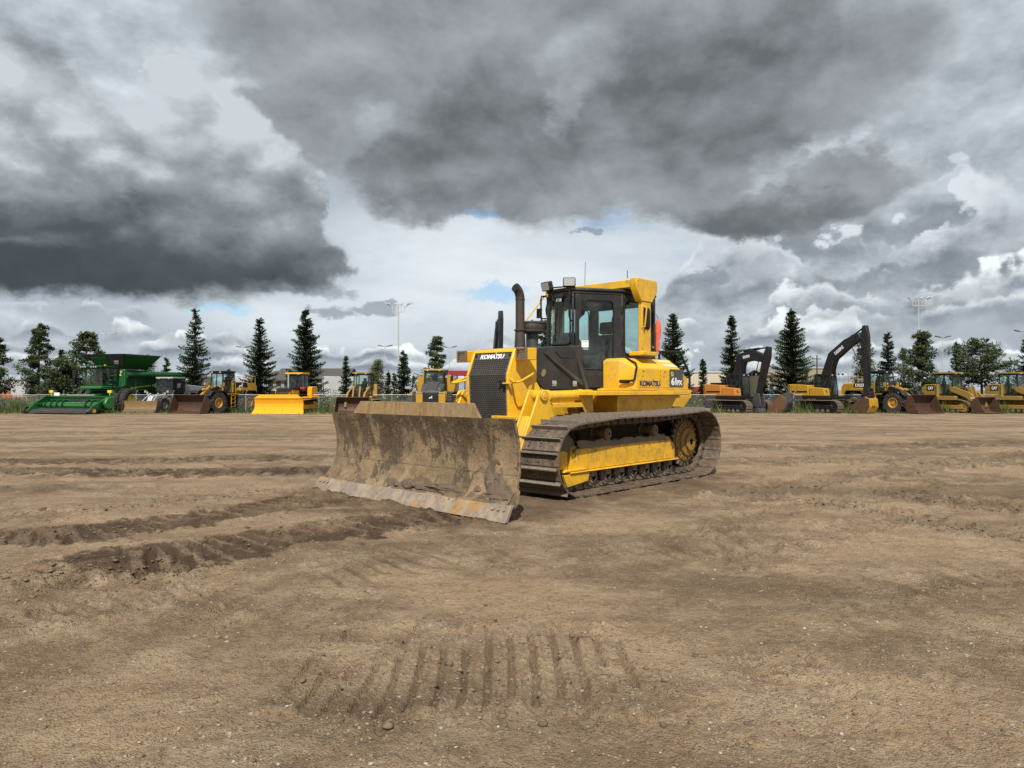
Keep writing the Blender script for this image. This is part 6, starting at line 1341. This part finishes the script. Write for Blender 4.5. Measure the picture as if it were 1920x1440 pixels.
    if attach == 'bucket':
        pr = [(x + .38, z - .10), (x + .40, z - .75), (x + .22, .22), (x - .25, .03), (x - .75, .12), (x - 1.15, .50)]
        bk = bucket(o, 1.15, [(x - 1.2, .55), (x - .75, .12), (x - .25, .02), (x + .2, .15), (x + .42, .55), (x + .36, 1.12), (x + .05, 1.28)], .05, 'loader_yellow', 'rusty_bucket', 4)
        for ch in bk.children:
            if ch.name.startswith('side_plate'): ch.data.materials[0] = M['rusty_bucket_gold']
        MB().bb(x + .44, x + .55, -.35, .10, .62, .95).build('wear_plate', 'loader_yellow', bk, .01); q = MB()
        for y in (-.42, .18): q.pr([(x - .15, z + .25), (x + .3, z + .2), (x + .35, 1.0), (x - .1, 1.0)], y - .05, y + .05)
        q.bb(x - .1, x + .3, -.42, .18, 1.0, z); q.build('quick_coupler', 'far_black', o, .02)
    else:
        q = MB()
        for y in (-.38, .14): q.pr(rounded([(x - .2, z + .25), (x + .3, z + .2), (x + .45, .55), (x + .1, .42), (x - .35, .62)], .05), y - .05, y + .05)
        q.pr(rounded([(x - 1.1, .02), (x - .9, .38), (x - .3, .30), (x + .3, .45), (x + .42, .06)], .05), -.48, .24); q.bb(x - .05, x + .3, -.6, .36, .10, .42); q.build('grapple', 'charcoal', o, .02)
    return o
excavator('orange and black excavator with its black boom folded over beside the loose bucket', 1382, 57.2, 33, 'machine_orange', [(.15, 1.75, .5), (.25, 3.1, .75), (.65, 4.35, .95), (1.7, 4.55, .85), (2.75, 4.25, .6)], [(3.15, 5.15, .3), (2.95, 4.35, .62), (2.60, 3.0, .5), (2.15, 1.35, .32)], 'HYUNDAI', 2, 'grapple')
excavator('yellow excavator with a tall black boom and a yellow bucket on the ground', 1545, 57.2, 33, 'loader_yellow', [(.15, 1.75, .5), (.35, 3.0, .75), (.95, 4.5, .85), (2.1, 5.4, .78), (3.2, 6.0, .55)], [(3.55, 6.75, .3), (3.55, 5.9, .62), (3.62, 4.0, .5), (3.70, 1.75, .32)], 'DEERE', 2, 'bucket', True)
excavator('dark excavator behind the muddy bulldozer hood, only its raised boom end showing', 929, 60, 12, 'loader_yellow', [(.15, 1.75, .5), (.3, 3.2, .7), (.9, 4.9, .8), (1.8, 6.6, .7), (2.6, 7.4, .5)], [(2.9, 8.2, .3), (2.9, 7.5, .6), (2.75, 4.6, .5), (2.6, 2.0, .32)], '', 2, 'grapple')
# ---- loose bucket on the ground
def loose_bucket():
    o = machine('excavator_bucket', 'loose black excavator bucket standing on the ground with a rusty open mouth', 'bucket', 1471, 56.0, -128)
    pr = [(1.20, .10), (.70, .03), (.15, .05), (-.22, .30), (-.35, .75), (-.20, 1.15), (.15, 1.42)]
    W2 = 1.75; b = MB(); th = .06; n = len(pr); out = []
    for i, (x, z) in enumerate(pr):
        a, c = pr[max(i - 1, 0)], pr[min(i + 1, n - 1)]; d = Vector((c[0] - a[0], c[1] - a[1])).normalized(); out.append((x - d.y * -th * -1, z + d.x * th))
    inn = [(x + (pr[i + 1 if i < n - 1 else i][1] - pr[i - 1 if i else i][1]) * .05, z) for i, (x, z) in enumerate(pr)]
    b.loft([[(q[0], y, q[1]) for q in pr + out[::-1]] for y in (-W2 / 2, W2 / 2)]); bo = b.build('shell', 'charcoal', o, .015)
    for s in (-1, 1): MB().pr(pr, s * W2 / 2, s * (W2 / 2 + .04)).build('side_plate', 'rusty_bright', bo, .01)
    MB().loft([[(q[0] + .012, y, q[1] + .012) for q in out] + [(q[0] + .006, y, q[1] + .006) for q in out[::-1]] for y in (-W2 / 2 + .02, W2 / 2 - .02)]).build('lining', 'rusty_bright', bo)
    for y in (-.30, .30):
        MB().pr(rounded([(.20, 1.36), (-.25, 1.15), (-.42, .80), (-.68, 1.02), (-.55, 1.30), (-.62, 1.52), (-.30, 1.62), (.1, 1.5)], .05), y - .05, y + .05).build('ear', 'charcoal', bo, .01)
        MB().tube([(-.35, y, 1.52), (-.15, y, 1.95), (.1, y, 2.25)], .03, 5).build('lifting_bar', 'charcoal', bo)
    for k in range(5): y = -.75 + k * .375; MB().pr([(1.48, .06), (1.20, .15), (1.15, .03)], y - .07, y + .07).build('tooth', 'rusty_bucket', bo)
g_rust('rusty_bright', (.10, .048, .022), (.04, .024, .015), (.20, .10, .04), 0, .35, 1.5, (.15, .068, .026))
loose_bucket()
# ---- grader with a tan push blade
def grader():
    o = machine('road_grader', 'small grey cabbed grader with a wide tan push blade beside the combine', 'grader', 306, 57.6, -12)
    for x in (1.2, -2.6, -4.0):
        for s in (1, -1): wheel(o, x, s * .95, .62, .42, 'metal_rim', .45, 16)
    MB().bb(-4.6, .2, -.35, .35, .75, 1.15).pr([(-.2, 1.0), (-.2, 1.5), (1.4, 1.35), (1.7, .9), (1.2, .7)], -.22, .22).bb(1.1, 1.3, -.85, .85, .5, .75).build('frame', 'pole_white', o, .03)
    MB().pr(rounded([(-4.9, 1.1), (-4.9, 2.1), (-1.8, 2.3), (-1.8, 1.1)], .1), -.55, .55).build('engine_hood', 'pole_white', o, .04)
    cabin(o, -1.7, -.1, .78, 1.35, 2.75, 'metal_grey', 'far_black', .02, 'glass_dark', .05, .04)
    for s in (1, -1):
        st = MB().tube([(.6, s * .4, 1.1), (.7, s * 1.0, 1.75)], .04, 6); st.build('lamp_bracket', 'pole_white', o); lamps(o, [(.80, s * .80, 1.52), (.76, s * 1.02, 1.70)], .19)
        MB().cy((1.0, s * .35, 1.55), (2.0, s * .55, .75), .05, n=8).build('lift_cylinder', 'galvanised', o, 0, True); MB().bb(1.2, 2.35, s * .42, s * .56, .42, .62).build('push_arm', 'blade_tan', o, .02)
        MB().bb(-.6, -.5, s * .9, s * 1.2, 2.0, 2.35).build('mirror', 'lamp_dark', o, .02)
    pf = [(2.66, .0), (2.50, .30), (2.46, .60), (2.56, .98)]
    bl = MB().loft([[(x, -1.52, z), (x, 1.52, z), (x - .06, 1.52, z), (x - .06, -1.52, z)] for x, z in pf]).build('blade', 'blade_tan', o, .006)
    for s in (1, -1): MB().pr([(2.95, .0), (2.40, .0), (2.38, .98), (2.60, 1.02), (2.70, .5)], s * 1.525, s * 1.565).build('side_plate', 'rusty_bucket', bl, .006)
    MB().pr([(2.92, .0), (2.50, .33), (2.48, .30), (2.86, -.01)], -1.52, 1.52).build('dirt_lip', 'mud', bl)
paint('metal_rim', (.30, .30, .29), .5, .3)
grader()
# ---- green tractor behind the dozer's tail
def tractor():
    o = machine('tractor', 'green tractor mostly hidden behind the muddy bulldozer tail, one wheel in view', 'tractor', 1222, 57.5, -14)
    for x, r, w, y in ((1.4, .66, .40, .0), (-1.3, .95, .60, .0)):
        for s in (1, -1): wheel(o, x, s * (1.05 if r < .8 else 1.0), r, w, 'stripe_yellow', .55, 18, True)
    MB().bb(1.25, 1.55, -.95, .95, .5, .75).bb(-1.8, 1.6, -.35, .35, .6, 1.1).build('chassis', 'green', o, .03)
    MB().pr(rounded([(-.2, 1.0), (-.2, 1.85), (1.9, 1.65), (2.0, 1.0)], .12), -.42, .42).build('engine_hood', 'green', o, .05); cabin(o, -1.6, -.2, .72, 1.25, 2.65, 'green', 'far_black', .05, 'glass_dark', .1)
    MB().bb(2.0, 2.4, -.35, .35, .55, 1.0).build('front_weight', 'green', o, .03)
tractor()
# ---- combine harvester
def combine():
    o = machine('combine_harvester', 'large green combine harvester with a flared grain tank and a wide pickup header', 'combine', 207, 58.0, -14); G = 'green'
    for s in (1, -1):
        for y in (1.45, 2.12): wheel(o, .2, s * y, .98, .52, 'stripe_yellow', .55, 22, True)
        wheel(o, -4.3, s * 1.5, .72, .50, 'stripe_yellow', .5, 18, True)
    MB().bb(-.1, .5, -1.3, 1.3, .8, 1.15).bb(-4.45, -4.15, -1.4, 1.4, .6, .85).build('axle', 'dark_green', o, .03)
    b = MB().pr(rounded([(.9, 1.25), (.9, 2.15), (.2, 2.15), (.2, 3.50), (-2.6, 3.45), (-3.6, 3.05), (-6.2, 2.85), (-6.35, 1.6), (-5.6, 1.15), (-3.2, .95), (-.2, .95)], .12), -1.45, 1.45); bo = b.build('body', G, o, .06)
    for s in (1, -1):
        MB().pr([(-.6, 2.02), (-3.2, 2.32), (-6.3, 2.34), (-6.3, 2.16), (-3.2, 2.16), (-.6, 1.96)], s * 1.453, s * 1.468).build('stripe', 'stripe_yellow', bo); MB().pr(rounded([(-4.6, 1.0), (-6.0, 1.25), (-6.25, 1.8), (-5.2, 1.9), (-3.6, 1.3)], .1), s * 1.452, s * 1.462).build('wheel_arch', 'dark_green', bo)
        MB().bb(-.1, .12, s * 1.30, s * 1.5, 2.2, 3.5).build('tank_corner', 'light_green', bo, .02)
        rail(bo, [(-.8, s * 1.75, 1.9), (-.8, s * 1.75, 2.85), (-2.6, s * 1.75, 2.85), (-2.6, s * 1.75, 1.9)], 'light_green'); rail(bo, [(-.8, s * 1.75, 2.38), (-2.6, s * 1.75, 2.38)], 'light_green'); rail(bo, [(-1.7, s * 1.75, 1.9), (-1.7, s * 1.75, 2.85)], 'light_green')
        MB().bb(-.4, -3.0, s * 1.47, s * 1.85, 1.78, 1.88).build('walkway', G, bo, .01)
        ld = MB()
        for x in (-2.85, -2.45): ld.bb(x - .03, x + .03, s * 1.8, s * 1.88, .7, 2.8)
        for z in (.8, 1.1, 1.4, 1.7): ld.bb(-2.85, -2.45, s * 1.79, s * 1.89, z, z + .05)
        ld.build('ladder', G, o)
        MB().pr([(-2.2, .75), (-2.5, 1.8), (-2.9, 1.8), (-2.85, .75)], s * 1.7, s * 1.78).build('leg_guard', 'light_green', o)
    text('lettering', '2', 'stripe_yellow', bo, (.205, 1.04, 2.98), (0, 1, 0), (0, 0, 1), .22, .42, .03, .004)
    MB().bb(.905, .93, -1.3, 1.3, 1.35, 2.05).build('front_panel', 'dark_green', bo)
    # cab with its lamp brow
    c = cabin(o, .25, 1.75, .92, 2.15, 3.62, G, 'dark_green', -.10, 'glass', -.18, .16)
    MB().bb(2.10, 2.18, -.95, .95, 3.60, 3.70).build('lamp_bar', 'far_black', c, .02); lamps(c, [(2.2, y, 3.65) for y in (-.72, -.5, -.28, .28, .5, .72)], .12)
    MB().pr(rounded([(.9, 1.85), (2.0, 1.92), (2.0, 2.12), (.9, 2.13)], .06), -1.0, 1.0).build('cab_skirt', 'light_green', c, .04)
    for s in (1, -1): mr = MB().tube([(1.7, s * .95, 3.55), (1.9, s * 1.5, 3.5), (1.9, s * 1.6, 3.4)], .03, 6); mr.bb(1.84, 1.95, s * 1.5, s * 1.78, 2.75, 3.4); mr.build('mirror', 'far_black', c, .02); MB().box((1.85, s * 1.25, 3.76), (.10, .14, .14)).build('beacon', 'machine_orange', c, .02)
    l = MB()
    for z in (2.25, 2.6, 2.95): l.bb(.9, 1.3, 1.06, 1.46, z, z + .05)
    l.build('cab_step', 'light_green', c)
    for y, z in ((1.32, 3.3), (1.32, 2.1)): lamps(o, [(.24 if z > 3 else .95, y, z)], .17)
    # flared grain tank
    z0, z1 = 3.52, 4.70; base = [(.15, -1.35), (.15, 1.35), (-2.5, 1.35), (-2.5, -1.35)]; top = [(1.05, -2.25), (1.05, 2.25), (-3.1, 2.25), (-3.1, -2.25)]
    V = lambda p, z: Vector((p[0], p[1], z)); tk = MB()
    for i in range(4):
        a, b_, c_, d = V(base[i], z0), V(base[(i + 1) % 4], z0), V(top[(i + 1) % 4], z1), V(top[i], z1); nn = (b_ - a).cross(d - a).normalized() * .03; tk.loft([[a, b_, c_, d], [a - nn, b_ - nn, c_ - nn, d - nn]])
    to = tk.build('grain_tank', 'tarp', o)
    def panel(i, t0, t1, m, name, k0=.04, k1=.97):
        a, b_, c_, d = V(base[i], z0), V(base[(i + 1) % 4], z0), V(top[(i + 1) % 4], z1), V(top[i], z1); q = [a.lerp(b_, t0).lerp(d.lerp(c_, t0), k0), a.lerp(b_, t1).lerp(d.lerp(c_, t1), k0), a.lerp(b_, t1).lerp(d.lerp(c_, t1), k1), a.lerp(b_, t0).lerp(d.lerp(c_, t0), k1)]
        nn = (q[1] - q[0]).cross(q[3] - q[0]).normalized(); s = 1 if nn.dot(((q[0] + q[2]) / 2) - Vector((-1.2, 0, 4))) > 0 else -1; MB().loft([[p + nn * s * .045 for p in q], [p + nn * s * .004 for p in q]]).build(name, m, to)
    panel(0, .26, .60, G, 'tank_panel', .03, .80); panel(1, .03, .97, G, 'tank_panel'); panel(3, .03, .97, G, 'tank_panel'); panel(2, .2, .8, G, 'tank_panel'); panel(0, .0, .045, 'light_green', 'tank_edge', 0, 1.02); panel(0, .08, .16, 'pole_white', 'tank_label', .35, .55); panel(0, .76, .88, 'pole_white', 'tank_label', .35, .55)
    # unloading tube folded back along the left side
    a = MB().tube([(.0, 1.55, 3.05), (-1.5, 1.95, 3.10), (-6.4, 2.66, 3.10)], .27, 16); ao = a.build('unloading_tube', G, o, 0, True); MB().tube([(-6.35, 2.65, 3.10), (-6.75, 2.7, 3.05), (-7.0, 2.72, 2.65), (-7.05, 2.72, 2.35)], [.29, .30, .26, .2], 12).build('spout', 'tarp', ao, 0, True)
    for x in (-2.2, -5.0): MB().lathe([(.272, -.05), (.30, -.05), (.30, .05), (.272, .05)], (x, 1.95 + (-1.5 - x) * .1455, 3.10), 'X', 16).build('tube_collar', 'dark_green', ao)
    # feeder house and header
    MB().loft([[(.9, -.75, 1.75), (.9, .75, 1.75), (.9, .75, .95), (.9, -.75, .95)], [(2.9, -.8, 1.15), (2.9, .8, 1.15), (2.9, .8, .45), (2.9, -.8, .45)]]).build('feeder_house', G, o, .03)
    W2 = 2.85; h = MB(); h.bb(2.9, 3.0, -W2, W2, .35, 1.25); h.bb(2.85, 3.10, -W2, W2, 1.25, 1.36); h.bb(2.95, 4.0, -W2, W2, .28, .34)
    ho = h.build('pickup_header', G, o, .01); MB().bb(3.002, 3.02, -.85, .85, .85, 1.12).build('feeder_mouth', 'tarp', ho)
    MB().cy((3.45, -W2 + .05, .66), (3.45, W2 - .05, .66), .24, n=18).build('cross_auger', 'light_green', ho, 0, True)
    for k in range(11):
        y = -W2 + .35 + k * .54
        if abs(y) > .8: t = MB().lathe([(.25, -.02), (.40, -.02), (.40, .02), (.25, .02)], (3.45, y, .66), 'Y', 18); t.build('auger_flight', 'dark_green', ho)
        else: MB().tube([(3.45, y, .66), (3.62, y, 1.02)], .03, 5).build('auger_finger', 'dark_green', ho)
    bt = MB().loft([[(4.0, -W2 + .2, .42), (4.0, W2 - .2, .42), (4.0, W2 - .2, .30), (4.0, -W2 + .2, .30)], [(5.1, -W2 + .2, .16), (5.1, W2 - .2, .16), (5.1, W2 - .2, .05), (5.1, -W2 + .2, .05)]]); bo2 = bt.build('pickup_belt', 'tarp', ho, .03)
    tn = MB()
    for r_ in range(4):
        for k in range(46): y = -W2 + .3 + k * .12 + (r_ % 2) * .06; x = 4.2 + r_ * .25; z = .42 - (x - 4.0) * .236; tn.box((x + .05, y, z + .06), (.14, .015, .015), (0, -.6, 0))
    tn.build('tines', 'galvanised', bo2)['kind'] = 'stuff'
    MB().bb(4.35, 4.41, -W2, W2, .78, .83).build('wind_guard', 'dark_green', ho)
    for s in (1, -1):
        MB().pr(rounded([(2.85, .25), (2.85, 1.45), (3.3, 1.40), (4.2, .85), (4.35, .35)], .05), s * W2, s * (W2 + .07)).build('end_shield', G, ho, .01); MB().tube([(3.2, s * (W2 + .1), 1.3), (4.4, s * (W2 + .15), .82), (4.9, s * (W2 + .12), .62)], .04, 6).build('hood_arm', 'light_green', ho, 0, True)
        MB().pr([(4.1, .2), (4.3, .85), (4.5, .8), (5.1, .25)], s * (W2 - .1), s * (W2 - .02)).build('belt_bracket', 'light_green', ho, .01); wheel(ho, 4.85, s * (W2 + .22), .30, .22, 'stripe_yellow', .5, 0)
        r_ = MB().box((2.95, s * (W2 - .1), 1.70), (.12, .36, .20)); r_.cy((2.95, s * (W2 - .1), 1.36), (2.95, s * (W2 - .1), 1.62), .04, n=6); r_.build('warning_lamp', 'stripe_yellow', ho, .01)
    MB().bb(2.86, 2.90, -2.55, -2.05, 1.38, 1.62).build('sign_plate', 'sticker', ho); MB().bb(2.80, 2.95, -1.3, 1.3, 1.40, 1.47).build('header_beam', 'galvanised', ho)
    MB().pr(rounded([(3.0, .5), (3.0, 1.35), (3.6, 1.25), (3.9, .8), (3.6, .35)], .15), W2 + .08, W2 + .38).build('drive_shield', 'light_green', ho, .05)
combine()
